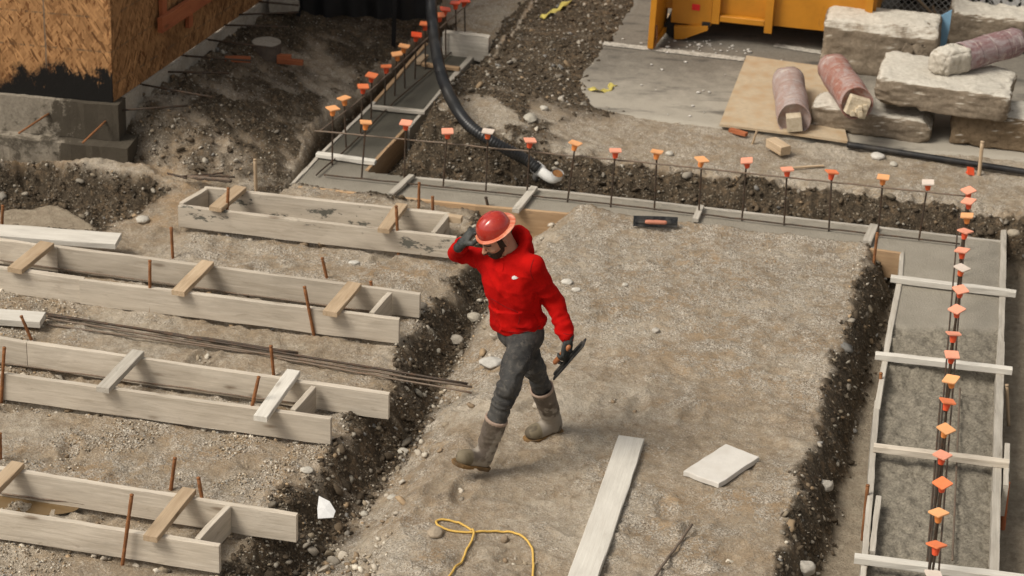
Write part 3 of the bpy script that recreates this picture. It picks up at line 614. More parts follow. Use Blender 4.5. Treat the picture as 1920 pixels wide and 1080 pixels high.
M_['tape'] = plain("yellow_tape", (.60, .50, .13), .5, 0, .15, 30, .1)
def ribbon(pts, w, label, name="caution_tape", mat='tape', cat="tape", z=ZU):
    P = [GND(*p)+np.array([0, 0, .02+.012*(i % 2)]) for i, p in enumerate(pts)]; P = catmull(P, 5); vs = []
    for i, p in enumerate(P):
        d = nrm((P[min(i+1, len(P)-1)]-P[max(i-1, 0)])*np.array([1, 1, 0])); s = np.array([-d[1], d[0], .6*math.sin(i*.9)])
        vs += [p+s*w/2, p-s*w/2, p-s*w/2-np.array([0, 0, .002]), p+s*w/2-np.array([0, 0, .002])]
    n = len(P); f = [(i*4+k, i*4+(k+1) % 4, i*4+4+(k+1) % 4, i*4+4+k) for i in range(n-1) for k in range(4)]+[(3, 2, 1, 0), tuple(4*n-4+k for k in range(4))]
    return tag(MB().add(vs, f).build(name, M_[mat], smooth=True), label, cat)
ribbon([(1015, 37), (1026, 32), (1045, 22), (1056, 14), (1071, 4)], .05, "dusty yellow tape strip on the dark dirt at the top")
ribbon([(1105, 169), (1120, 175), (1140, 174), (1146, 166), (1157, 165)], .05, "crumpled yellow tape scrap on the asphalt left of the tan sheet")
M_['paper'] = plain("white_scrap", (.66, .66, .65), .6, 0, .05, 40, .05)
def scrap(px, thick, label, name, mat, cat, zoff=.02, rise=None, flat=None):
    P = [GND(*p)+np.array([0, 0, zoff]) for p in px] if flat is None else [G(*p, GND(*flat)[2]+zoff) for p in px]; n = len(P)
    if rise is not None: P = [p+np.array([0, 0, r]) for p, r in zip(P, rise)]
    c = sum(P)/n; vs = P+[p-np.array([0, 0, thick]) for p in P]+[c+np.array([0, 0, .004]), c-np.array([0, 0, thick])]
    f = [(i, (i+1) % n, 2*n) for i in range(n)]+[(n+(i+1) % n, n+i, 2*n+1) for i in range(n)]+[(n+i, n+(i+1) % n, (i+1) % n, i) for i in range(n)]
    return tag(MB().add(vs, f).build(name, M_[mat]), label, cat)
scrap([(596, 972), (625, 970), (629, 958), (618, 945), (598, 935), (595, 953)], .004, "crumpled white scrap in the dark ditch at the bottom", "paper_scrap", 'paper', "scrap", .05, [0, .0, .0, .02, .02, .0], flat=(606, 962))

# hand float left lying on the pad, the other one is in the worker's hand
M_['blade'] = plain("dark_float_metal", (.035, .036, .038), .42, .5, .4, 50, .15, dirt=(.25, .23, .2), dirt_amt=.4)
M_['handle_red'] = plain("pinkish_float_handle", (.50, .20, .13), .5, 0, .15, 20, .05, dirt=(.55, .45, .38), dirt_amt=.6)
M_['handle_wood'] = plain("brown_float_handle", (.42, .16, .065), .45, 0, .2, 25, .05, dirt=(.14, .06, .03), dirt_amt=.5)
def float_tool(c, u, nrmv, L, label, hm, wd=.09, hl=.16, ho=.05):
    """c blade centre, u its long axis, nrmv the side the handle is on"""
    u = nrm(u); n = nrm(V(nrmv)-u*np.dot(nrmv, u)); c = V(c)
    root = thing("hand_float", tuple(c), label, "hand float", None)
    b = MB(); b.board(c-u*L/2, c+u*L/2, wd, .012, up=n, jit=.0004, ch=.004); b.board(c-u*L*.46+n*.012, c+u*L*.46+n*.012, .03, .014, up=n, jit=.0004); b.build("blade", M_['blade'], root)
    for s in (-1, 1): MB().tube([c+u*s*hl*.36+n*.015, c+u*s*hl*.40+n*ho], [.011, .012], 10).build("bracket", M_['blade'], root, smooth=True)
    m = MB(); m.tube([c+u*hl*x+n*(ho+.006-.02*max(0, abs(x)-.42)) for x in (-.56, -.5, -.38, -.2, 0, .2, .38, .5, .56)], [.010, .0155, .017, .0165, .0175, .0165, .017, .0155, .010], 12); m.build("handle", M_[hm], root, smooth=True)
    return root
A, B = G(1187, 421, .03), G(1270, 424, .03); cc = (A+B)/2; cc[2] = gh(cc[0], cc[1])+.055
float_tool(cc, B-A, (0.05, -.93, .35), float(np.linalg.norm(B-A)), "dark hand float with a pinkish handle lying on its edge on the gravel pad", 'handle_red', .085, .15, .055)
# ---------------------------------------------------------------- building under construction
def osb(name, lo, hi, tar=False, joint=0):
    t = NT(name); v = t.attr("tex")
    w = t.n("TexNoise", i_Vector=v, i_Scale=3.).outputs["Color"]
    v2 = t.mix(.035, v, w, 'ADD')
    a = t.n("TexVoronoi", i_Vector=t.mapv(v2, (58, 58, 11)), i_Scale=1.)
    a2 = t.n("TexVoronoi", i_Vector=t.mapv(t.n("VectorRotate", rotation_type='AXIS_ANGLE', i_Vector=v2, i_Axis=(0, 1, 0), i_Angle=.7).outputs[0], (62, 62, 12), (3, 7, 1)), i_Scale=1.)
    a3 = t.n("TexVoronoi", i_Vector=t.mapv(t.n("VectorRotate", rotation_type='AXIS_ANGLE', i_Vector=v2, i_Axis=(0, 1, 0), i_Angle=-.55).outputs[0], (54, 54, 11), (9, 1, 4)), i_Scale=1.)
    r = t.n("SeparateColor", i_Color=a.outputs["Color"]).outputs[0]; r2 = t.n("SeparateColor", i_Color=a2.outputs["Color"]).outputs[1]
    c = t.mix(r, lo, hi); c = t.mix(t.math('MULTIPLY', t.math('GREATER_THAN', r2, .45), .75), c, t.mix(r2, tuple(x*.65 for x in lo), tuple(x*1.15 for x in hi)))
    r3 = t.n("SeparateColor", i_Color=a3.outputs["Color"]).outputs[0]; r3b = t.n("SeparateColor", i_Color=a3.outputs["Color"]).outputs[2]
    c = t.mix(t.math('MULTIPLY', t.math('GREATER_THAN', r3, .6), .85), c, t.mix(r3b, tuple(x*.55 for x in lo), tuple(min(1, x*1.3) for x in hi)))
    c = t.mix(t.rng(t.noise(v, 1.6, 4, .6), .45, .7, 0, .4), c, tuple(x*.6 for x in lo))
    g = t.n("SeparateXYZ", i_Vector=v)
    ln = t.math('LESS_THAN', t.math('ABSOLUTE', t.math('SUBTRACT', t.math('FRACT', t.math('MULTIPLY', g.outputs[2], 3.5)), .5)), .028)
    dash = t.rng(t.noise(t.mapv(v, (18, 2, 2)), 1., 3, .7), .45, .55)
    c = t.mix(t.math('MULTIPLY', t.math('MULTIPLY', ln, dash), .6), c, (.10, .075, .05))
    if joint:
        jd = t.math('ABSOLUTE', t.math('SUBTRACT', t.math('ADD', g.outputs[0], t.math('MULTIPLY', t.math('SUBTRACT', t.noise(v, 14, 3, .6), .5), .012)), joint)); c = t.mix(t.rng(jd, .010, .004, 0, .7), c, (.12, .11, .09))
    if tar:
        hgt = t.math('SUBTRACT', g.outputs[2], t.math('MULTIPLY', t.math('SUBTRACT', t.noise(t.mapv(v, (4.2, 4.2, 2.4)), 1., 7, .78), .5), .75))
        lim = t.math('SUBTRACT', .27, t.rng(g.outputs[0], .45, .95, 0, .17))
        tm = t.rng(t.math('SUBTRACT', hgt, lim), .05, -.04)
        tm = t.math('MULTIPLY', tm, t.rng(t.math('ADD', t.noise(t.mapv(v, (11, 11, 5)), 1., 6, .75), t.rng(hgt, 0, .3, .22, -.06)), .40, .50)); c = t.mix(tm, c, (.010, .009, .008))
    return t.end(c, .75, t.bump(t.math('ADD', r, t.math('MULTIPLY', r2, .6)), .35, .006), spec=.2)
M_['osb_front'] = osb("tarred_osb", (.15, .060, .020), (.47, .255, .11), True, .54); M_['osb_side'] = osb("osb_sheathing", (.13, .054, .019), (.38, .205, .088))
def stained_concrete(name, lo, hi, wet=0., sc=3.):
    t = NT(name); v = t.obj(); n = t.noise(v, sc, 6, .65); n2 = t.noise(v, 38, 5, .7); n3 = t.noise(v, 110, 3, .7)
    c = t.mix(t.rng(n2, .3, .7), lo, hi); c = t.mix(t.rng(n, .48, .62, 0, .6), c, tuple(x*.62 for x in lo))
    c = t.mix(t.rng(n3, .6, .75, 0, .5), c, tuple(x*.5 for x in lo))
    if wet:
        x = t.n("SeparateXYZ", i_Vector=v).outputs[0]
        m = t.rng(t.math('ADD', t.math('SUBTRACT', x, float(C0[0])), t.math('MULTIPLY', t.math('SUBTRACT', t.noise(v, 4, 6, .7), .5), 1.6)), -.46, -.36); m = t.math('MAXIMUM', m, t.rng(t.noise(t.mapv(v, (1, 1, 1), (3, 8, 2)), 3.1, 6, .72), .56, .62, 0, .8)); c = t.mix(t.math('MULTIPLY', m, .9), c, (.055, .045, .032))
    return t.end(c, .9, t.bump(t.math('ADD', n2, n3), .5, .012), spec=.2)
C0 = G(214, 194, .45)
M_['stem'] = stained_concrete("stem_wall_concrete", (.20, .172, .132), (.33, .29, .232), .10)
M_['stem_b'] = stained_concrete("stem_wall_side_concrete", (.32, .285, .235), (.45, .41, .345))
Z_S = .45
C0 = G(214, 194, Z_S); dF = nrm(G(0, 174, Z_S)-C0); dR = nrm(G(497, 0, Z_S)-C0); dF[2] = dR[2] = 0
bld = thing("house_shell", (C0[0], C0[1], -.1), "unfinished house corner in tan strand board on a concrete stem wall, tarred black in front", "house")
inw = nrm(-np.cross(dF, (0, 0, 1))); inw = inw if np.dot(inw, dR) > 0 else -inw; inr = nrm(dF-dR*np.dot(dF, dR))
def wall(name, o0, d, L, z0, z1, thick, n_in, mat, tex0=0, nl=24, jit=.0):
    """upright slab starting at the corner, its tex = (along, depth, height)"""
    vs = []; ts = []; fs = []; nh = 2
    for i in range(nl+1):
        for (dep, z) in ((0, z0), (0, z1), (thick, z1), (thick, z0)):
            e = NR.normal(0, jit) if jit else 0
            vs.append(V((o0[0], o0[1], 0))+d*(L*i/nl)+n_in*(dep+e)+np.array([0, 0, z+(NR.normal(0, jit) if jit else 0)])); ts.append((L*i/nl, dep, z-z0))
    for i in range(nl): fs += [(i*4+k, i*4+(k+1) % 4, i*4+4+(k+1) % 4, i*4+4+k) for k in range(4)]
    fs += [(3, 2, 1, 0), tuple(4*nl+k for k in range(4))]
    return MB().add(vs, fs, ts).build(name, M_[mat], bld)
OO = C0+dF*.012+dR*.004
wall("sheathing", OO, dF, 3.2, Z_S+.004, 3.0, .014, inw, 'osb_front', nl=8)
o = wall("sheathing", OO+inw*.016, dR, 5.5, Z_S+.004, 3.0, .014, inr, 'osb_side', nl=8); o["label"] = "strand board side wall facing right"
ins = inw*.004
so = C0-inw*.035-inr*.045
wall("stem_wall", so, dF, 3.4, .14, Z_S, .2, inw, 'stem', nl=60, jit=.003)
wall("stem_wall", so+inw*.203, dR, 5.4, .14, Z_S-.003, .2, inr, 'stem_b', nl=60, jit=.004)
fo = so-inw*.11-inr*.11
wall("footing", fo, dF, 3.5, -.5, .138, .34, inw, 'stem', nl=60, jit=.004); wall("footing", fo+inw*.343, dR, 5.4, -.5, .136, .34, inr, 'stem_b', nl=60, jit=.004)
tr = MB(); tr.board(OO-inw*.006+np.array([0, 0, Z_S])-inr*.004, OO-inw*.006+np.array([0, 0, 3.0])-inr*.004, .022, .012, up=inw, jit=.0006); tr.build("corner_trim", M_['osb_side'], bld)
# diagonal brace on the side wall
def onside(px, py, off):                                        # photo point on the side wall plane, off in front of it
    q = OO-inr*off; d = _Mn @ np.array([(px-960)/FPX, -(py-540)/FPX, -1.0]); return CAMP+d*(np.dot(q-CAMP, inr)/np.dot(d, inr))
mb = MB(); a, b = onside(300, 48, .06), onside(392, -12, .06); mb.board(a, b+(b-a)*.6, .045, .13, up=np.cross(b-a, inr)); mb.build("diagonal_brace", M_['orange_wood'], bld)
for (p, q) in (((304, -30), (306, 34)), ((352, -40), (355, 50))):
    a, b = onside(*p, .03), onside(*q, .03); MB().board(a, b, .07, .04, up=inr).build("brace_post", M_['orange_wood'], bld)
for i, (a, b) in enumerate([((229, 212), (352, 198)), ((279, 160), (398, 182)), ((321, 138), (430, 137)), ((356, 107), (470, 114)), ((400, 76), (520, 91)), ((433, 50), (540, 50)), ((460, 31), (560, 23)), ((500, 5), (560, 10))]):
    A = onside(a[0]-4, a[1], .05); B = G(b[0], b[1], A[2]+.02); A = A+inr*.1
    MB().tube([A, (A+B)/2, B], .0085, 7).build("dowel_bar", M_['rebar'], bld, smooth=True)
for a, b in [((90, 214), (35, 250)), ((197, 228), (155, 268))]:
    A = YP(a[0], a[1], (so+dF*((215-a[0])/215*1.0))[1]-.005); B = YP(b[0], b[1], A[1]-.30)
    MB().tube([A+(A-B)*.2, (A+B)/2, B], .0085, 7).build("dowel_bar", M_['rust'], bld, smooth=True)

# silt fence behind the heap
M_['black_sheet'] = plain("black_plastic_sheet", (.012, .012, .013), .45, 0, .3, 6, .3)
A, B = G(486, 6, .35), G(806, 18, .35); d = nrm(B-A); vs = []; n = 60; p_ = np.array([-d[1], d[0], 0]); rt = thing("black_screen", tuple((A+B)/2), "black plastic screen standing behind the dirt heap at the top edge", "screen")
for i in range(n+1):
    q = A+(B-A)*i/n
    for k, z in enumerate((-.1, .3, .7, 1.3)): vs.append(q+p_*(.03*math.sin(i*.7+k)+.02*math.sin(i*.23))+np.array([0, 0, z]))
vs += [v+p_*.004 for v in vs]; N = (n+1)*4
fs = [(i*4+k, i*4+k+1, i*4+5+k, i*4+4+k) for i in range(n) for k in range(3)]; fs += [tuple(N+x for x in f[::-1]) for f in fs]
MB().add(vs, fs).build("sheet", M_['black_sheet'], rt, smooth=True)
for px in (560, 740):
    q = G(px, 9+(px-486)*.04, .35)-p_*.06; MB().board(q-np.array([0, 0, .4]), q+np.array([0, 0, 1.3]), .04, .04, up=p_).build("post", M_['black_sheet'], rt)
bx = MB(); q = G(538, 12, .36); bx.board(q+np.array([-.14, -.14, .05]), q+np.array([.12, -.14, .08]), .12, .10, jit=.004)
tag(bx.build("rubble_chunk", M_['stem_b']), "pale rubble chunk at the top edge beside the black screen", "rubble")

# concrete pier, boards, drain pipes, rag
M_['pier_side'] = plain("dark_pier_card", (.085, .065, .05), .85, 0, .3, 20, .2)
q = GND(497, 124); q[2] = max(gh(q[0]+a_, q[1]+b_) for a_ in (-.1, 0, .1) for b_ in (0, .1, .2))-.075; rt = thing("concrete_pier", tuple(q), "round concrete pier stub on the heap beside the house", "pier")
vs = []; n = 40
for r, z in ((.128, -.15), (.128, .10), (.124, .104)): vs += [(q[0]+r*math.cos(2*math.pi*i/n), q[1]+.13+r*math.sin(2*math.pi*i/n), q[2]+z) for i in range(n)]
MB().add(vs, [(k*n+i, k*n+(i+1) % n, k*n+n+(i+1) % n, k*n+n+i) for k in (0, 1) for i in range(n)]).build("tube_form", M_['pier_side'], rt, smooth=True)
vs = [(q[0]+r*math.cos(2*math.pi*i/n), q[1]+.13+r*math.sin(2*math.pi*i/n), q[2]+.108+(.006*fb2(np.array(r*9.), np.array(i*.5), 1.)) ) for r in (.127, .08, .04) for i in range(n)]+[(q[0], q[1]+.13, q[2]+.112)]
MB().add(vs, [(k*n+i, k*n+(i+1) % n, k*n+n+(i+1) % n, k*n+n+i) for k in (0, 1) for i in range(n)]+[(2*n+i, 2*n+(i+1) % n, 3*n) for i in range(n)]).build("concrete_fill", M_['stem_b'], rt)
for (a, b, l, zz) in (((422, 106), (470, 107), "orange board end left of the round pier", .34), ((508, 101), (546, 103), "short orange board behind the right of the round pier", .36), ((520, 109), (568, 113), "orange board end right of the round pier", .34)):
    plank(a, b, .05, .045, l, gh(*GND(*a)[:2])+zz-.295, 'orange_wood', 'board')
M_['pvc'] = plain("grey_white_pvc", (.52, .52, .50), .5, 0, .1, 15, .05, dirt=(.25, .2, .15), dirt_amt=.6)
M_['pipe_in'] = plain("orange_mud_in_pipe", (.30, .14, .05), .9, 0, .4, 40, .5); M_['mouth_shade'] = plain("painted_pipe_shade", (.02, .017, .014), .9)  # the near-black tone paints the shade inside the open pipe
def pipe_stub(px, py, r, L, label, mouth_fill):
    c = GND(px, py+6)+np.array([0, 0, r*.75]); d = nrm((.42, .88, .12)); rt = thing("drain_pipe", tuple(c), label, "pipe"); n = 20
    u = nrm(np.cross(d, (0, 0, 1))); w = np.cross(u, d); vs = []
    for rr, s in ((r, L), (r, 0), (r*.9, 0), (r*.9, .1)): vs += [c+d*s+(u*math.cos(2*math.pi*i/n)+w*math.sin(2*math.pi*i/n))*rr for i in range(n)]
    MB().add(vs, [(k*n+i, k*n+(i+1) % n, k*n+n+(i+1) % n, k*n+n+i) for k in range(3) for i in range(n)]).build("tube", M_['pvc'], rt, smooth=True)
    vs = [c+d*.03+(u*math.cos(2*math.pi*i/n)+w*math.sin(2*math.pi*i/n))*r*.89 for i in range(n)]+[c+d*.06]
    MB().add(vs, [(i, (i+1) % n, n) for i in range(n)]).build("mouth_fill", M_[mouth_fill], rt)
pipe_stub(318, 243, .045, .22, "smaller open drain pipe with a dark mouth in the dirt by the house", 'mouth_shade')
pipe_stub(346, 240, .062, .25, "larger drain pipe with a muddy orange mouth in the dirt by the house", 'pipe_in')
M_['sheet'] = plain("dirty_pale_sheet", (.42, .38, .32), .7, 0, .12, 20, .2, dirt=(.26, .19, .13), dirt_amt=.6)
scrap([(254, 269), (266, 253), (262, 240), (290, 228), (312, 222), (306, 240), (294, 256), (272, 265)], .006, "crumpled pale sheet beside the drain pipes", "plastic_sheet", 'sheet', "sheet", .02, [0, .05, .09, .13, .10, .05, .03, .0])

# ---------------------------------------------------------------- black pump hose with its white elbow
hp = [(806, -60, .75), (808, 0, .66), (813, 60, .58), (825, 130, .52), (846, 185, .48), (880, 235, .42), (935, 272, .31), (985, 299, .18), (1008, 316, .11)]
Hp = catmull([G(a, b, z) for a, b, z in hp], 60); Hp = [V(h) for h in Hp]
seg = np.r_[0, np.cumsum([np.linalg.norm(b-a) for a, b in zip(Hp[:-1], Hp[1:])])]; n = int(seg[-1]/.0085); s = np.linspace(0, seg[-1], n)
Hr = np.stack([np.interp(s, seg, [h[k] for h in Hp]) for k in range(3)], -1)
hroot = thing("pump_hose", tuple(Hr[-1]), "black corrugated hose curving over the footing to a white elbow", "hose")
M_['hose'] = plain("black_ribbed_hose", (.016, .017, .019), .35, 0, .3, 8, .05, .5, dirt=(.07, .06, .045), dirt_amt=.2)
MB().tube(Hr, .046+.0055*np.cos(np.arange(n)*math.pi*.68), 18).build("corrugated_tube", M_['hose'], hroot, smooth=True)
M_['white_pvc'] = plain("white_pvc_elbow", (.66, .66, .64), .35, 0, .06, 12, .05, .4, dirt=(.35, .30, .24), dirt_amt=.35)
e = [G(1004, 313, .095), G(1014, 321, .085), G(1026, 330, .08), G(1036, 334, .09), G(1043, 331, .115), G(1046, 324, .155)]
E_ = catmull(e, 6); MB().tube(E_, [.053 if i < 7 else .043 if i < len(E_)-7 else .049 for i in range(len(E_))], 20, cap=False).build("elbow", M_['white_pvc'], hroot, smooth=True)
MB().tube([E_[-3], E_[-2]], .042, 16).build("elbow_mouth", M_['pipe_in'], hroot)

# ---------------------------------------------------------------- rubble yard
def blob(name, size, c, yaw, mat, seed, rough=.035, tilt=(0, 0), n=26, notch=None, parent=None, rnd=0):
    """broken concrete block: a box whose faces and edges are chipped"""
    k = n; g = np.linspace(-1, 1, k); vs = []; fs = []; idx = {}
    def vid(p):
        key = tuple(np.round(p, 5))
        if key not in idx: idx[key] = len(vs); vs.append(p)
        return idx[key]
    for axs in range(3):
        for sg in (-1, 1):
            o = [i for i in range(3) if i != axs]
            for i in range(k-1):
                for j in range(k-1):
                    q = []
                    for (a, b) in ((g[i], g[j]), (g[i+1], g[j]), (g[i+1], g[j+1]), (g[i], g[j+1])):
                        p = np.zeros(3); p[axs] = sg; p[o[0]] = a; p[o[1]] = b; q.append(vid(p))
                    fs.append(q if (sg > 0) == (axs != 1) else q[::-1])
    v = np.array(vs); h = np.array(size)/2; w = v*h
    rr = np.minimum(.022, h.min()*.2) if not rnd else h.min()*rnd; core = np.clip(w, -(h-rr), h-rr); dlt = w-core; L = np.linalg.norm(dlt, axis=1, keepdims=True)+1e-9
    w = core+dlt/L*np.minimum(L, rr)
    s = np.array([seed*3.1, seed*1.7, seed*.9]); nn = fb3(w+s, 3., 3, seed)[:, None]; n2 = fb3(w+s, 11., 3, seed+5)[:, None]; n3 = fb3(w+s, 34., 2, seed+9)[:, None]
    ed = np.clip(1-np.sort(np.abs(np.abs(v)-1), 1)[:, 1:2]*3, 0, 1)
    nv = nrm_rows(v**3); w = w+nv*(nn*rough*.8+n2*rough*.8+n3*rough*.45-ed*np.abs(n2)*rough*1.6)
    rs = np.random.default_rng(seed+40)
    for q_ in range(14 if not rnd else 4):                       # corners and arrises knocked off in flat breaks
        cn = rs.choice([-1., 1.], 3); k_ = rs.integers(0, 3); cn[k_] *= rs.choice([.0, .25, 1.]); pn = cn*rs.uniform(.55, 1.2, 3); pn /= np.linalg.norm(pn); mx = (np.abs(pn)*h).sum(); of = mx-rs.uniform(.015, .06)
        e_ = w@pn-of+.012*n2[:, 0]; w = w-np.outer(np.maximum(0, e_), pn)
    if notch is not None: w = notch(w, h)
    R = Matrix.Rotation(yaw, 3, 'Z') @ Matrix.Rotation(tilt[0], 3, 'X') @ Matrix.Rotation(tilt[1], 3, 'Y')
    w = w @ np.array(R).T+V(c); mid = V(c)-np.array([0, 0, size[2]/2])
    return mesh_obj(name, w, np.array(fs), M_[mat], parent, smooth=True, loc=mid, attrs={"tex": w})
def nrm_rows(a): return a/(np.linalg.norm(a, axis=1, keepdims=True)+1e-9)
def rubble(name, dirt=.8):
    t = NT(name); v = t.obj(); n = t.noise(v, 5, 6, .7); n2 = t.noise(v, 26, 5, .7); n3 = t.noise(v, 90, 3, .7)
    g = t.n("NewGeometry"); nz = t.n("SeparateXYZ", i_Vector=g.outputs["True Normal"]).outputs[2]
    c = t.mix(t.rng(n2, .3, .7), (.46, .42, .35), (.66, .62, .54)); c = t.mix(t.rng(n3, .62, .75, 0, .5), c, (.26, .22, .17))
    d = t.mix(t.rng(n2, .3, .7), (.095, .064, .034), (.19, .13, .075)); d = t.mix(t.rng(n3, .62, .75, 0, .4), d, (.30, .25, .19))
    # the sides are caked with the soil the blocks were broken out of
    m = t.rng(t.math('ADD', nz, t.math('MULTIPLY', t.math('SUBTRACT', n, .5), 1.3)), .85, .5, 0, dirt)
    return t.end(t.mix(m, c, d), .92, t.bump(t.math('ADD', n2, t.math('MULTIPLY', n3, .6)), .7, .015), spec=.15)
M_['rubble'] = rubble("broken_concrete"); M_['rubble2'] = rubble("muddy_broken_concrete", .95)
yaw = math.radians(-11)
def notch1(w, h):                                              # the middle of its front hangs lower and stands proud
    m = sst(-.22, -.16, w[:, 0]/h[0]*.5*1.0)*sst(.22, .16, w[:, 0]/h[0]*.5); fr = w[:, 1] < -h[1]*.5
    w[:, 1] -= .03*m*fr; lo = w[:, 2] < -h[2]*.1; w[:, 2] += lo*(1-m)*(w[:, 0] > 0)*.14; return w
g0 = G(1650, 143, ZU); tag(blob("concrete_block", (1.02, .56, .48), g0+np.array([.02, .28, .23]), yaw, 'rubble', 1, .03, notch=notch1), "big upright concrete block with a pale broken top, behind the leaning tube", "concrete block", None)
g0 = G(1640, 262, ZU); tag(blob("concrete_block", (1.0, .42, .21), g0+np.array([.0, .24, .115]), yaw-.03, 'rubble', 2, .026, tilt=(0, .03)), "low concrete slab on the ground under the tube with the splintered post", "concrete block")
g0 = G(1880, 286, ZU); tag(blob("concrete_block", (.92, .45, .30), g0+np.array([.06, .24, .15]), yaw, 'rubble2', 3, .03), "muddy dark concrete block at the right edge, below the flat slab", "concrete block")
g0 = G(1772, 222, ZU+.26); tag(blob("concrete_block", (1.10, .86, .24), g0+np.array([.05, .42, .125]), yaw-.04, 'rubble', 4, .03, tilt=(-.07, .03)), "flat concrete slab lying across two others with a maroon tube on top", "concrete block")
g0 = G(1860, 100, ZU); tag(blob("concrete_block", (.85, .45, .34), g0+np.array([.05, .25, .17]), yaw, 'rubble', 5, .03), "pale concrete block in front of the wire fence, right of the blue panel", "concrete block")

def tube_mat(name, base):
    t = NT(name); v = t.attr("tex"); n = t.noise(t.mapv(v, (6, 14, 14)), 1., 5, .7, .6); n2 = t.noise(t.mapv(v, (26, 5, 5)), 1., 4, .7)
    c = t.mix(t.rng(n, .40, .62), base, tuple(x*.55+.20 for x in base)); c = t.mix(t.rng(n2, .58, .72, 0, .8), c, (.60, .54, .47))
    s3 = t.n("SeparateXYZ", i_Vector=v); an = t.math('DIVIDE', t.math('ARCTAN2', s3.outputs[2], s3.outputs[1]), 6.2832)
    sp = t.math('ABSOLUTE', t.math('SUBTRACT', t.math('FRACT', t.math('ADD', t.math('MULTIPLY', s3.outputs[0], 6.5), an)), .5)); sl = t.rng(sp, .03, .012, 0, .6)
    c = t.mix(sl, c, tuple(x*.4 for x in base)); c = t.mix(t.rng(t.noise(v, 42, 4, .7), .58, .72, 0, .5), c, (.50, .45, .39))
    return t.end(c, .75, t.bump(t.math('SUBTRACT', n2, sl), .3, .006), spec=.25)
M_['tube_pale'] = tube_mat("scuffed_maroon_card", (.33, .23, .20)); M_['tube_red'] = tube_mat("maroon_card", (.30, .135, .10)); M_['tube_plum'] = tube_mat("plum_card", (.21, .115, .115))
M_['post'] = wood("sawn_post", (.50, .40, .27), (.68, .60, .46), stain=(.30, .18, .08))
M_['core'] = rubble("crumbling_core", .3)
def form_tube(p0, p1, r, mat, label, core):
    """cardboard column form; p0 = the far end, p1 = the near end with the core showing"""
    p0, p1 = V(p0), V(p1); d = nrm(p1-p0); L = np.linalg.norm(p1-p0); rt = thing("form_tube", tuple((p0+p1)/2), label, "form tube", None)
    m = 26; n = 36; u = nrm(np.cross(d, (0, 0, 1))); w = np.cross(u, d); vs = []; ts = []
    for i in range(m+1):
        for k in range(n):
            a = 2*math.pi*k/n; e = .004*math.sin(3*a+i*.4)+NR.normal(0, .0012); s = L*i/m+(.012*math.sin(5*a+1) if i in (0, m) else 0)
            vs.append(p0+d*s+(u*math.cos(a)+w*math.sin(a))*(r+e)); ts.append((s, math.cos(a)*r, math.sin(a)*r))
    fs = [(i*n+k, i*n+(k+1) % n, i*n+n+(k+1) % n, i*n+n+k) for i in range(m) for k in range(n)]
    b = len(vs)
    for k in range(n): a = 2*math.pi*k/n; vs.append(p1-d*.01+(u*math.cos(a)+w*math.sin(a))*(r*.93)); ts.append((L, math.cos(a)*r, math.sin(a)*r))
    for k in range(n): a = 2*math.pi*k/n; vs.append(p1-d*.035+(u*math.cos(a)+w*math.sin(a))*(r*.93)); ts.append((L, math.cos(a)*r, math.sin(a)*r))
    fs += [(m*n+k, m*n+(k+1) % n, b+(k+1) % n, b+k) for k in range(n)]+[(b+k, b+(k+1) % n, b+n+(k+1) % n, b+n+k) for k in range(n)]+[tuple(range(n))[::-1], tuple(b+n+k for k in range(n))]
    MB().add(vs, fs, ts).build("tube", M_[mat], rt, smooth=True)
    if core == 'post': MB().board(p1-d*.1-w*r*.1, p1+d*.085-w*r*.1, .125, .125, up=nrm(w+u*.15), jit=.002).build("post", M_['post'], rt)
    elif core == 'splinter':
        mb = MB(); mb.board(p1-d*.1-w*r*.15, p1+d*.06-w*r*.15, .17, .15, up=nrm(w-u*.3), jit=.006)
        for q in range(7): o_ = u*RNG.uniform(-.07, .07)+w*RNG.uniform(-.09, .03); mb.board(p1+d*.03+o_, p1+d*RNG.uniform(.07, .13)+o_*1.02, .035, .045, up=w, n=2, jit=.004)
        mb.build("post", M_['post'], rt)
    return rt, d, u, w
a_ = form_tube(G(1478, 152, ZU+.155), G(1489, 224, ZU+.155), .140, 'tube_pale', "scuffed pinkish form tube on the tan sheet with a square sawn post inside", 'post')
b_ = form_tube(G(1562, 128, ZU+.34), G(1607, 194, ZU+.42), .136, 'tube_red', "maroon form tube leaning on the low slab with a splintered post inside", 'splinter')
P0, P1 = G(1905, 78, ZU+.66), G(1800, 108, ZU+.62)
c_ = form_tube(P0, P1, .125, 'tube_plum', "plum-coloured form tube lying on the flat slab with a crumbled concrete end", 'none')
o = blob("concrete_core", (.36, .245, .235), P1+c_[1]*.10-np.array([0, 0, .004]), math.atan2(c_[1][1], c_[1][0]), 'core', 8, .022, parent=None, rnd=.75); o.parent = c_[0]; o.location = o.location-c_[0].location

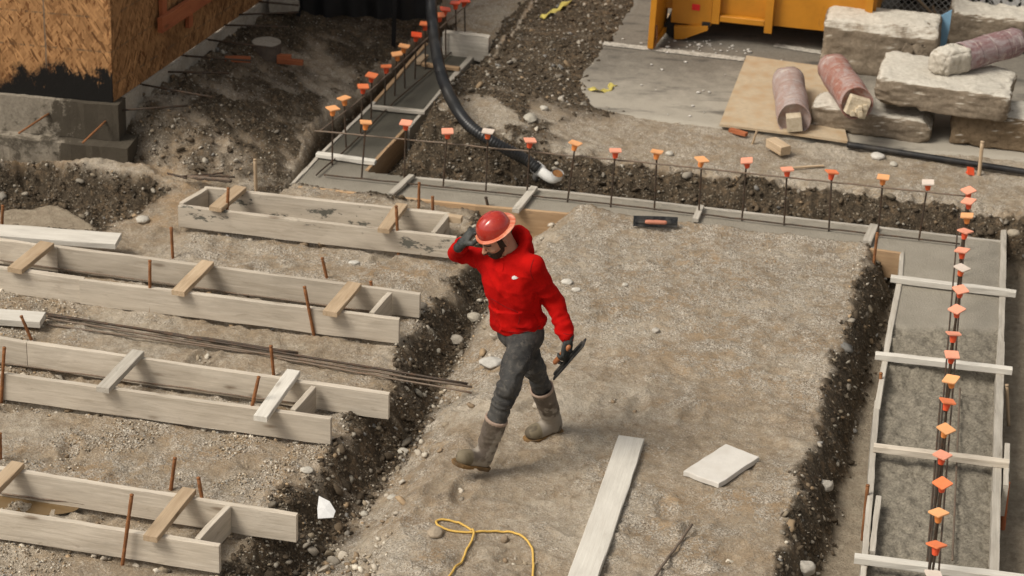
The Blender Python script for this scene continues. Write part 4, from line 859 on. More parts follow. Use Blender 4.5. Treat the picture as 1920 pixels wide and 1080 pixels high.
M_['tan_sheet'] = plain("dusty_tan_board", (.50, .40, .275), .85, 0, .14, 26, .2, dirt=(.42, .26, .125), dirt_amt=.65)
c = [G(1349, 233, ZU+.05), G(1400, 105, ZU+.05), G(1555, 124, ZU+.05), G(1590, 265, ZU+.05)]
def sheet(cs, t_, name, mat, label, cat):
    n = 12; vs = []; ts = []
    for z in (0, -t_):
        for i in range(n+1):
            for j in range(n+1):
                u, w = i/n, j/n; p = (cs[0]*(1-u)+cs[3]*u)*(1-w)+(cs[1]*(1-u)+cs[2]*u)*w
                vs.append(p+np.array([0, 0, z+.006*math.sin(3*u+2*w)])); ts.append((u*np.linalg.norm(cs[3]-cs[0]), w*np.linalg.norm(cs[1]-cs[0]), .31))
    N = (n+1)**2; f = [(i*(n+1)+j, (i+1)*(n+1)+j, (i+1)*(n+1)+j+1, i*(n+1)+j+1) for i in range(n) for j in range(n)]
    bo = [i*(n+1) for i in range(n+1)]+[n*(n+1)+j for j in range(1, n+1)]+[i*(n+1)+n for i in range(n-1, -1, -1)]+[j for j in range(n-1, 0, -1)]
    f += [tuple(N+x for x in q[::-1]) for q in f]+[(bo[(k+1) % len(bo)], bo[k], N+bo[k], N+bo[(k+1) % len(bo)]) for k in range(len(bo))]
    return tag(MB().add(vs, f, ts).build(name, M_[mat]), label, cat)
sheet(c, .02, "strand_board_sheet", 'tan_sheet', "dusty tan strand board sheet lying on the asphalt under the pinkish tube", "board sheet")
M_['black_pipe'] = plain("black_rubber_strip", (.018, .018, .019), .5, 0, .3, 20, .1, dirt=(.12, .10, .08), dirt_amt=.4)
P = [G(1588, 271, ZU+.035), G(1630, 277, ZU+.035), G(1700, 288, ZU+.035), G(1810, 305, ZU+.035), G(1960, 328, ZU+.035)]
mb = MB()
for a, b in zip(P[:-1], P[1:]): pass
mb.tube(catmull(P, 6), .026, 10); tag(mb.build("black_pipe", M_['black_pipe'], smooth=True), "black pipe along the foot of the concrete blocks", "pipe")
P = [q+np.array([-.02, -.085, -.035]) for q in P]
plank((1369, 240), (1400, 249), .05, .03, "flat reddish wood scrap left of the short block under the tan sheet", ZU+.05, 'orange_wood', "wood_scrap", cat="wood scrap")
plank((1446, 258), (1474, 275), .10, .075, "short thick wood block below the pinkish tube", ZU+.10, 'brace', "wood_block", cat="wood block")
stake((1419, 246), (1411, 269), "little pale stick poking up beside the short wood block", z=ZU, r=.010, mat='brace', name="wooden_stick", cat="stick", group=None)
plank((1485, 313), (1545, 309), .02, .015, "thin stick lying on the gravel lip above the long footing", ZU+.02, 'brace', "wooden_stick", cat="stick")
o = place_cap(G(1820, 321, ZU+.02), 'r', .4, (.9, .3)); o.scale = (.75, .75, .75); o.name = "loose_rebar_cap"; tag(o, "orange plastic rebar cap lying loose on the dirt beside the brown wooden stake", "rebar cap")  # a smaller rebar cap, tipped over on the dirt

# ---------------------------------------------------------------- yellow roll-off container
def paint(name, c):
    t = NT(name); v = t.obj(); n = t.noise(v, 3, 6, .65); n2 = t.noise(t.mapv(v, (9, 9, 2.5)), 1., 5, .7); n3 = t.noise(v, 60, 4, .7)
    k = t.mix(t.rng(n, .3, .7), tuple(x*.78 for x in c), tuple(x*1.05 for x in c)); k = t.mix(t.rng(n2, .60, .74, 0, .65), k, (.16, .075, .025)); k = t.mix(t.rng(n3, .66, .74, 0, .6), k, (.10, .05, .025))
    return t.end(k, .42, t.bump(n3, .12, .003), spec=.4)
M_['yellow'] = paint("weathered_yellow_paint", (.54, .225, .018)); M_['red_sq'] = plain("red_reflector", (.62, .02, .02), .35, 0, .08, 20, .02)
M_['blk'] = plain("dark_gap", (.02, .018, .016), .7)
dA_ = np.array([math.cos(math.radians(-11.5)), math.sin(math.radians(-11.5)), 0]); dB_ = np.array([-dA_[1], dA_[0], 0])
D0 = G(1268, 71, ZU+.02)
dump = thing("waste_container", tuple(D0), "big yellow steel waste container with its end door swung open, standing on the asphalt", "container")
def Q_(x, y, z): return D0+dA_*x+dB_*y+np.array([0, 0, z])
def boxm(mb, x0, x1, y0, y1, z0, z1, ch=.006): mb.board(Q_(x0, (y0+y1)/2, (z0+z1)/2), Q_(x1, (y0+y1)/2, (z0+z1)/2), y1-y0, z1-z0, n=2, jit=.001, ch=ch)
def dpx(px, py, y=0.0):                                        # photo point on the side plane -> (along, up)
    q = D0+dB_*y; d = _Mn @ np.array([(px-960)/FPX, -(py-540)/FPX, -1.0]); p = CAMP+d*(np.dot(q-CAMP, dB_)/np.dot(d, dB_)); return np.dot(p-D0, dA_), p[2]-D0[2]
X0 = dpx(1258, 40)[0]; Xp = dpx(1338, 30)[0]; Xr = dpx(1441, 45)[0]; X1 = dpx(1631, 20)[0]+.05
mb = MB(); zb = dpx(1535, 58, .05)[1]; boxm(mb, Xp, X1, .05, 2.2, zb, 1.5); mb.build("body", M_['yellow'], dump)
mb = MB(); boxm(mb, X0, Xp-.02, .0, 2.2, dpx(1290, 46)[1], 1.5); boxm(mb, X0-.10, X0-.002, .05, .35, dpx(1258, 20)[1], 1.5); mb.build("end_frame", M_['yellow'], dump)
for x in (Xp+.02, Xr, X1-.06):
    mb = MB(); boxm(mb, x-.035, x+.035, -.02, .046, zb-.02 if x != Xr else dpx(1436, 62)[1], 1.48); mb.build("rib", M_['yellow'], dump)
za, zc = dpx(1340, 36)[1], dpx(1338, 30)[1]
mb = MB(); boxm(mb, Xp+.06, Xr-.04, -.015, .046, zb+.005, zb+.065); mb.build("rail", M_['yellow'], dump)
# skid with its roller
prof = [dpx(1265, 72), dpx(1283, 71), dpx(1328, 55), dpx(1328, 47), dpx(1265, 47)]
def extr(prof, y0, y1): 
    n = len(prof); vs = [Q_(x, y, z) for y in (y0, y1) for x, z in prof]
    return vs, [tuple(range(n)), tuple(range(2*n-1, n-1, -1))]+[(i, n+i, n+(i+1) % n, (i+1) % n) for i in range(n)]
mb = MB(); mb.add(*extr(prof, -.03, .01)); mb.build("skid_plate", M_['yellow'], dump)
c0 = dpx(1262, 63); mb = MB(); mb.tube([Q_(c0[0]+.01, .02, .09), Q_(c0[0]+.01, .30, .09)], .10, 20); mb.build("roller", M_['blk'], dump)
sq = [dpx(1298, 7), dpx(1312, 20)]; mb = MB(); boxm(mb, sq[0][0], sq[1][0], -.006, -.001, sq[1][1], sq[0][1], .001); mb.build("red_reflector", M_['red_sq'], dump)
mb = MB(); boxm(mb, Xp-.10, Xp-.025, -.02, -.001, dpx(1330, 52)[1], dpx(1330, 41)[1]); mb.build("latch", M_['blk'], dump)
# open door, seen nearly edge-on
f0 = G(1219, 91, ZU+.03); dd = nrm(G(1244, 60, ZU+.03)-f0); up = np.array([0, 0, 1.])
mb = MB(); lean = np.array([.03, 0, 0]); mb.board(f0+dd*.03, f0+dd*.03+lean+up*1.5, .055, .07, up=dd, n=3, jit=.001)
mb.board(f0+dd*.30+up*.75-up*.70, f0+dd*.30+lean+up*1.45, .02, .48, up=dd, n=3, jit=.001)
for z in (.05, .5, .95): mb.board(f0+dd*.06+up*z+np.array([.03, 0, 0]), f0+dd*.54+up*z+np.array([.03, 0, 0]), .03, .05, n=2)
mb.build("door", M_['yellow'], dump)
q = f0+dd*.02+np.array([.035, 0, 0]); MB().tube([q+up*.22, q+up*.10+np.array([.012, 0, 0]), q+up*.02, q-up*.0+np.array([-.02, 0, 0])], .012, 8).build("door_hook", M_['rust'], dump, smooth=True)
plank((1241, 43), (1258, 26), .08, .03, "loose board end beside the container's open door", ZU+.06, 'brace', "board")

# ---------------------------------------------------------------- wire fence, banner, blue panel
F0, F1 = G(1606, 56, ZU), G(1990, 98, ZU); F0 = F0+nrm(F0*np.array([1, 1, 0]))*.0; fd = nrm((F1-F0)*np.array([1, 1, 0])); fn = np.array([-fd[1], fd[0], 0]); FL = np.linalg.norm((F1-F0)[:2])
off = fn*.62; F0 = F0+off; F1 = F1+off
fence = thing("wire_fence", tuple(F0), "grey chain-link fence behind the concrete blocks", "fence")
mb = MB(); Hh = 1.3; st = .055
M_['wire'] = plain("galvanised_wire", (.55, .54, .50), .5, .1, .1, 50, .05)
x = -Hh
while x < FL:
    for sg in (1, -1):
        a0, a1 = (x, x+Hh) if sg > 0 else (x+Hh, x); z0, z1 = 0., Hh
        pts = []
        for t_ in np.linspace(0, 1, 25):
            xx = a0+(a1-a0)*t_; zz = z0+(z1-z0)*t_
            if 0 <= xx <= FL: pts.append(F0+fd*xx+np.array([0, 0, zz])+fn*(.003*sg))
        if len(pts) > 1: mb.tube([pts[0], pts[-1]], .0032, 4, cap=False)
    x += st*1.15
mb.build("mesh", M_['wire'], fence, smooth=True)
for xx in (.03, 2.0):
    q = F0+fd*xx; MB().tube([q, q+np.array([0, 0, 1.5])], .024, 12).build("post", M_['wire'], fence, smooth=True)
ban = thing("banner", tuple(F0+fd*1.2+fn*.3), "black banner with big white letters hung behind the wire fence", "banner")
B0 = F0+fn*.25+fd*.32; mb = MB(); vs = []; n = 40
for i in range(n+1):
    for z in (.0, .5, 1.5): vs.append(B0+fd*(i*2.8/n)+fn*(.012*math.sin(i*.9+z*3))+np.array([0, 0, z]))
m3 = len(vs); vs += [v+fn*.004 for v in vs]
fs = [(i*3+k, i*3+3+k, i*3+4+k, i*3+1+k) for i in range(n) for k in (0, 1)]; fs += [tuple(m3+x for x in f[::-1]) for f in fs]
t = NT("mottled_black_banner"); v = t.obj(); n_ = t.noise(v, 16, 5, .7)
M_['banner'] = t.end(t.mix(t.rng(n_, .50, .66), (.012, .011, .010), (.16, .14, .11)), .6, spec=.2)
mb.add(vs, fs).build("sheet", M_['banner'], ban)
M_['letter'] = plain("white_letter_print", (.74, .73, .72), .6, 0, .05, 30, .02)
def fpx(px, py, q): d = _Mn @ np.array([(px-960)/FPX, -(py-540)/FPX, -1.0]); return CAMP+d*(np.dot(q-CAMP, fn)/np.dot(d, fn))
cv = bpy.data.curves.new("banner_text", 'FONT'); cv.body = "NUBI"; cv.size = .30; cv.extrude = .002; cv.offset = .012
to = bpy.data.objects.new("banner_text", cv); COL.objects.link(to); bpy.context.view_layer.update()
me = bpy.data.meshes.new_from_object(to.evaluated_get(bpy.context.evaluated_depsgraph_get())); bpy.data.objects.remove(to)
vv = np.array([v.co[:] for v in me.vertices]); L0 = fpx(1836, 5, B0-fn*.03)
wv = L0+np.outer(vv[:, 0]*.86, fd)+np.outer(vv[:, 1], [0, 0, 1])+np.outer(vv[:, 2], fn)
mesh_obj("lettering", wv, [tuple(p.vertices) for p in me.polygons], M_['letter'], ban)
M_['blue'] = plain("chalky_blue_panel", (.20, .36, .50), .6, 0, .08, 12, .08)
q = G(1776, 118, ZU); fr = lambda px, py: fpx(px, py, q)
mb = MB(); pp = [fr(1753, 36), fr(1785, 19), fr(1780, 56), fr(1773, 88), fr(1755, 90)]; n = len(pp); vs = pp+[p+fn*.02 for p in pp]
tag(MB().add(vs, [tuple(range(n)), tuple(range(2*n-1, n-1, -1))]+[(i, n+i, n+(i+1) % n, (i+1) % n) for i in range(n)]).build("blue_panel", M_['blue']), "torn light blue panel stuck between two concrete blocks by the fence", "panel")
q2 = F0-fn*.03
for (a, b, l) in (((1629, 21), (1664, -6), "pale stick leaning on the wire fence beside the container"), ((1756, 33), (1716, -6), "reddish stick leaning on the wire fence beside the blue panel"), ((1755, 28), (1749, 11), "short stick end at the tip of the blue panel")):
    tag(MB().board(fpx(*a, q2), fpx(*b, q2), .022, .02, up=fn).build("wooden_stick", M_['brace']), l, "stick")
# ---------------------------------------------------------------- the worker: signed-distance shapes meshed with surface nets
def snets(fn, lo, hi, h, relax=1):
    lo = V(lo); hi = V(hi); n = np.ceil((hi-lo)/h).astype(int)+1
    ax = [lo[k]+h*np.arange(n[k]) for k in range(3)]
    P = np.stack(np.meshgrid(*ax, indexing='ij'), -1)
    # a coarse pass finds the cells near the surface, only those are evaluated finely
    st = 5; nc = (n-1)//st+2; Pc = np.stack(np.meshgrid(*[lo[k]+h*st*np.arange(nc[k]) for k in range(3)], indexing='ij'), -1); Dc = fn(Pc)
    near = np.abs(Dc) < h*st*2.6+.012; ix = [np.minimum((np.arange(n[k])+st//2)//st, nc[k]-1) for k in range(3)]
    up_ = lambda A: A[ix[0]][:, ix[1]][:, :, ix[2]]
    D = up_(Dc).copy(); mk = up_(near); D[mk] = fn(P[mk]); S = D < 0
    acc = np.zeros(tuple(n-1)+(3,)); cnt = np.zeros(tuple(n-1))
    cs = [(a, b, c) for a in (0, 1) for b in (0, 1) for c in (0, 1)]
    def sl(A, o): return A[o[0]:A.shape[0]-1+o[0], o[1]:A.shape[1]-1+o[1], o[2]:A.shape[2]-1+o[2]]
    for i, a in enumerate(cs):
        for b in cs[i+1:]:
            if sum(abs(x-y) for x, y in zip(a, b)) != 1: continue
            da, db = sl(D, a), sl(D, b); x = (sl(S, a) != sl(S, b)); t = np.where(x, da/(da-db+1e-12*(da == db)), 0)
            for k in range(3): acc[..., k] += x*(a[k]+(b[k]-a[k])*t)
            cnt += x
    act = cnt > 0; ids = -np.ones(act.shape, np.int64); ids[act] = np.arange(act.sum())
    cell = np.argwhere(act); vs = lo+h*(cell+acc[act]/cnt[act][:, None]); faces = []
    for k in range(3):
        o1, o2 = [(1, 2), (2, 0), (0, 1)][k]
        A = np.take(S, range(0, n[k]-1), k); B = np.take(S, range(1, n[k]), k)
        for up in (True, False):
            e = np.argwhere((A & ~B) if up else (~A & B)); e = e[(e[:, o1] > 0) & (e[:, o2] > 0) & (e[:, o1] < n[o1]-1) & (e[:, o2] < n[o2]-1)]
            if not len(e): continue
            q = []
            for (u, w) in ((1, 1), (0, 1), (0, 0), (1, 0)):
                c = e.copy(); c[:, o1] -= u; c[:, o2] -= w; q.append(ids[c[:, 0], c[:, 1], c[:, 2]])
            faces.append(np.stack(q if up else q[::-1], -1))
    F_ = np.vstack(faces)
    for _ in range(relax):                                      # a light relaxation takes the grid's steps off
        acc = np.zeros_like(vs); cnt = np.zeros((len(vs), 1))
        for k in range(4):
            for j in (1, 3): np.add.at(acc, F_[:, k], vs[F_[:, (k+j) % 4]]); np.add.at(cnt, F_[:, k], 1)
        vs = vs*.45+.55*acc/np.maximum(cnt, 1)
    return vs, F_
def smin(a, b, k): h = np.clip(.5+.5*(b-a)/k, 0, 1); return b*(1-h)+a*h-k*h*(1-h)
def seg_t(P, a, b): ab = b-a; t = ((P-a)@ab)/(ab@ab); return np.clip(t, 0, 1)
def cap(P, a, b, r0, r1): a, b = V(a), V(b); t = seg_t(P, a, b); return np.linalg.norm(P-a-t[..., None]*(b-a), axis=-1)-(r0+(r1-r0)*t)
def chain(P, pts, rs, k=.02):
    d = None
    for i in range(len(pts)-1):
        c = cap(P, pts[i], pts[i+1], rs[i], rs[i+1]); d = c if d is None else smin(d, c, k)
    return d
def ell(P, c, r, F=None):
    q = P-V(c); q = q if F is None else q@F; r = V(r); k = np.linalg.norm(q/r, axis=-1); return (k-1)*r.min()
def ellb(P, c, r, F=None):
    q = P-V(c); q = q if F is None else q@F; r = V(r); k0 = np.linalg.norm(q/r, axis=-1); k1 = np.linalg.norm(q/(r*r), axis=-1)+1e-9; return k0*(k0-1)/k1

lfT = nrm((.80, -.60, 0)); fT = nrm((-.60, -.80, 0)); UP = np.array([0, 0, 1.])
PEL = YP(976, 622, 13.50); CHS = YP(955, 535, 13.46); NEK = YP(957, 473, 13.46)
SHL = YP(1000, 497, 13.34); ELL = YP(1041, 568, 13.43); WRL = YP(1064, 636, 13.29)
SHR = YP(917, 487, 13.57); ELR = YP(857, 474, 13.72); WRR = YP(866, 457, 13.47)
HPL = YP(986, 632, 13.42); KNL = YP(951, 728, 13.19); ANL = YP(909, 850, 13.21)
HPR = YP(970, 624, 13.58); KNR = YP(1003, 690, 13.55); ANR = YP(1036, 788, 13.77)
HC = YP(931, 446, 13.43)
fh = nrm((-.86, -.51, 0)); pit = math.radians(31)
hF = nrm(fh*math.cos(pit)-UP*math.sin(pit)); hL = nrm(np.cross(UP, fh)); hU = nrm(np.cross(hL, hF)*-1); hU = hU if hU[2] > 0 else -hU
HF = np.stack([hL, hF, hU], 1)                                # head frame: columns left, forward, up
def hd(x, y, z): return HC+HF@np.array([x, y, z])
BASE = G(955, 850, 0)
person = thing("person", tuple(BASE), "worker in red hooded sweatshirt and hard hat, striding over gravel with a hand float", "person")

def torso_sdf(P, grow=0.):
    """elliptic sections up the trunk: (point, half width, half depth)"""
    S = [(PEL+UP*-.06, .158, .128), (PEL+UP*.05, .160, .130), (PEL*.5+CHS*.5, .166, .138), (CHS+UP*.02, .192, .142), (CHS*.35+NEK*.65-UP*.01, .185, .120), (NEK+UP*-.045, .115, .080), (NEK+UP*.01, .07, .06)]
    a = np.array([s[0] for s in S]); z = P[..., 2]; zz = a[:, 2]
    c = np.stack([np.interp(z, zz, a[:, k]) for k in (0, 1)], -1); w = np.interp(z, zz, [s[1] for s in S])*.86+grow; dp = np.interp(z, zz, [s[2] for s in S])*.82+grow
    q = P[..., :2]-c; u = q@lfT[:2]; v = q@fT[:2]; k = (np.abs(u/w)**2.3+np.abs(v/dp)**2.3)**(1/2.3); d = (k-1)*np.minimum(w, dp)
    return np.maximum(d, np.maximum(zz[0]-z, z-zz[-1])), u, v
def face_cut(P):
    q = (P-HC)@HF; d = ellb(q, (0, -.012, .030), (.076, .097, .088)); d = smin(d, ellb(q, (0, .028, -.040), (.060, .066, .072)), .03)
    d = smin(d, ellb(q, (0, .058, -.088), (.032, .030, .024)), .03); d = smin(d, ellb(q, (0, .074, .022), (.052, .020, .016)), .02)
    d = smin(d, cap(q, (0, .094, .008), (0, .116, -.027), .008, .0125), .012)
    for s in (-1, 1):
        d = smin(d, ellb(q, (s*.010, .105, -.029), (.008, .010, .007)), .006)
        d = np.maximum(d, -ellb(q, (s*.031, .098, .004), (.017, .014, .011)))
        d = smin(d, ellb(q, (s*.031, .077, .003), (.013, .012, .012)), .004)
        d = smin(d, ellb(q, (s*.044, .062, -.022), (.022, .022, .018)), .02)
        ear = np.maximum(ellb(q, (s*.080, -.014, -.006), (.012, .021, .032)), -ellb(q, (s*.090, -.010, -.004), (.008, .011, .018))); d = smin(d, ear, .008)
    d = smin(d, ellb(q, (0, .092, -.052), (.022, .012, .006)), .008); d = smin(d, ellb(q, (0, .090, -.063), (.019, .012, .007)), .006)
    return d, q
def body_sdf(P):
    d, q = face_cut(P); d = smin(d, cap(P, hd(0, -.035, -.05), NEK, .056, .062), .03)
    t, _, _ = torso_sdf(P, -.03); d = smin(d, t, .05)
    for c, r in (([NEK-UP*.03, SHL, ELL, WRL], [.06, .055, .038, .030]), ([NEK-UP*.03, SHR, ELR, WRR], [.06, .055, .038, .030]), ([PEL, HPL, KNL, ANL], [.09, .075, .048, .038]), ([PEL, HPR, KNR, ANR], [.09, .075, .048, .038])): d = smin(d, chain(P, c, r), .03)
    return d
vs, fs = snets(body_sdf, (-.50, 12.98, .06), (.50, 13.98, 1.80), .0085)
# the head is meshed finer; it shares the body's mesh
def head_sdf(P): d, q = face_cut(P); d = smin(d, cap(P, hd(0, -.035, -.05), NEK, .056, .062), .03); return np.maximum(d, (NEK[2]-.03)-P[..., 2])
vh, fh_ = snets(head_sdf, HC-.17, HC+.17, .0036)
low = vs[:, 2] < NEK[2]-.0; rm = low[fs].all(1); fs = fs[rm]
vs = np.vstack([vs, vh]); fs = np.vstack([fs, fh_+len(vs)-len(vh)])
q = (vs-HC)@HF; skin = np.tile([.42, .22, .145], (len(vs), 1)); nz = fb3(vs, 60., 3, 5)[:, None]; skin = skin*(1+.12*nz)
lip = np.exp(-((q[:, 0]/.022)**2+((q[:, 2]+.058)/.010)**2))*(q[:, 1] > .07); skin = skin*(1-.5*lip[:, None])+np.array([.33, .10, .085])*.5*lip[:, None]
eye = np.minimum(np.hypot((q[:, 0]-.031)/.012, (q[:, 2]-.002)/.0055), np.hypot((q[:, 0]+.031)/.012, (q[:, 2]-.002)/.0055)); ey = (eye < 1) & (q[:, 1] > .06); skin[ey] = (.035, .022, .018)
brow = (np.abs(np.abs(q[:, 0])-.032) < .022) & (np.abs(q[:, 2]-.026+.25*(np.abs(q[:, 0])-.032)**2*40) < .006) & (q[:, 1] > .06); skin[brow] = (.035, .022, .015)
t = NT("skin"); M_['skin'] = t.end(t.attr("col", "Color"), .5, t.bump(t.noise(t.obj(), 220, 3, .6), .12, .002), spec=.35)
M_['skin'].node_tree.nodes["Principled BSDF"].inputs["Subsurface Weight"].default_value = .06
mesh_obj("body", vs, fs, M_['skin'], person, True, attrs={"col": np.c_[skin, np.ones(len(skin))]})
# beard and hair
def beard_sdf(P):
    d, q = face_cut(P); n = fb3(P, 120., 2, 8); d = d-.005-.0035*n
    band = np.maximum(-.046-.55*(q[..., 1]-.045)*0-(q[..., 2]+.0)*1., 0)
    jaw = np.maximum(q[..., 2]+.047-.25*np.maximum(0, .055-q[..., 1]), -.125-q[..., 2]); lipc = -(np.hypot(q[..., 0]/.023, (q[..., 2]+.058)/.011)-1)*.011; back = -.008-q[..., 1]; inner = np.maximum(np.abs(q[..., 0])-.075, 0)
    side = np.maximum(np.maximum(np.abs(q[..., 1]-.012)-.017, np.abs(q[..., 2]+.01)-.055), .05-np.abs(q[..., 0]))
    mou = np.maximum(np.maximum(np.abs(q[..., 2]+.043)-.006, np.abs(q[..., 0])-.030), .05-q[..., 1])
    m = np.minimum(np.minimum(np.maximum(np.maximum(jaw, back), np.where(q[..., 1] > .06, lipc, -1)), side), mou); return np.maximum(d, m+.003*n)
vb, fb_ = snets(beard_sdf, HC-.17, HC+.17, .004)
M_['hair'] = plain("dark_brown_hair", (.042, .028, .020), .75, 0, .5, 160, .5, .2); mesh_obj("beard", vb, fb_, M_['hair'], person, True)
def hair_sdf(P):
    d, q = face_cut(P); n = fb3(P, 90., 2, 3); d = d-.008-.004*n
    line = np.where(np.abs(q[..., 0]) > .03, np.maximum(q[..., 1]-.006-.035*(q[..., 2] > .015), 0), q[..., 1]-.02); ear = -(np.hypot((q[..., 1]+.012)/.028, (q[..., 2]+.012)/.036)-1)*.03
    return np.maximum(np.maximum(d, line), np.maximum(np.maximum(-.062-q[..., 2]+.55*np.maximum(q[..., 1]+.06, -.03), ear), q[..., 2]-.07))
vb, fb_ = snets(hair_sdf, HC-.17, HC+.17, .0042); mesh_obj("hair", vb, fb_, M_['hair'], person, True)

# hard hat: dome, ridge and full brim
hat = bpy.data.objects.new("hard_hat", None); COL.objects.link(hat); hat.parent = person; hat.location = V(HC)-V(BASE); hat.empty_display_size = .1
def hmesh(name, v, f, m, smooth=True): return mesh_obj(name, HC+(np.asarray(v)*np.array([.85, .81, .94])+np.array([0, -.008, .004]))@HF.T, f, m, hat, smooth)
n, m = 56, 18; vs_ = []; Z0 = .068
for j in range(m+1):
    a = j/m*math.pi/2; rr, zz = math.cos(a)**.86, math.sin(a)**.92
    for i in range(n):
        p = 2*math.pi*i/n; c, s = math.cos(p), math.sin(p); rid = .005*math.exp(-(c*rr*.118/.020)**2)*(zz > .2)*(1 if rr > .03 else 0)+.003*math.exp(-((abs(c)*rr*.118-.05)/.012)**2)*(zz > .35)
        vs_.append((c*.116*rr, s*.139*rr-.010, Z0+.110*zz+rid))
f_ = np.array([(j*n+i, j*n+(i+1) % n, (j+1)*n+(i+1) % n, (j+1)*n+i) for j in range(m) for i in range(n)])
def gloss(name, c1, c2, rough):
    t = NT(name); v = t.obj(); n1 = t.noise(v, 9, 5, .65, 1.2); n2 = t.noise(v, 70, 4, .7)
    c = t.mix(t.rng(n1, .42, .66), c1, c2); c = t.mix(t.rng(n2, .66, .72, 0, .7), c, (.42, .30, .24)); return t.end(c, t.rng(n1, .35, .7, rough, rough+.18), t.bump(n1, .05, .004), spec=.6, Coat_Weight=.5, Coat_Roughness=.08)
M_['hat'] = gloss("worn_red_shell", (.36, .018, .010), (.44, .045, .018), .14); M_['brim'] = gloss("sky_paled_orange_red_brim", (.55, .13, .06), (.72, .36, .24), .16)  # brim colour is paled to hold the sky's reflection; the scuffs are wear
hmesh("dome", vs_, f_, M_['hat'])
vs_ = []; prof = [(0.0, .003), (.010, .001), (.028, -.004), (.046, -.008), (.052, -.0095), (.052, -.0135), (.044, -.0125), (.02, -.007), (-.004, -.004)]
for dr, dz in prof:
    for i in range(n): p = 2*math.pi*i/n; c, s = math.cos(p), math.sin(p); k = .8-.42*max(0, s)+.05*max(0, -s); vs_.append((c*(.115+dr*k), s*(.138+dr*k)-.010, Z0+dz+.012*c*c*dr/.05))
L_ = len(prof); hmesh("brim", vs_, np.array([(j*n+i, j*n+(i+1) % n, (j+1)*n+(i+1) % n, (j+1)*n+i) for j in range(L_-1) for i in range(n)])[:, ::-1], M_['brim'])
vs_ = []
for z, r in ((Z0-.001, .985), (Z0-.026, .90), (Z0-.026, .87), (Z0-.001, .95)): vs_ += [(math.cos(2*math.pi*i/n)*.108*r, math.sin(2*math.pi*i/n)*.130*r-.012, z) for i in range(n)]
hmesh("headband", vs_, np.array([(j*n+i, j*n+(i+1) % n, (j+1)*n+(i+1) % n, (j+1)*n+i) for j in range(3) for i in range(n)]), M_['blk'])

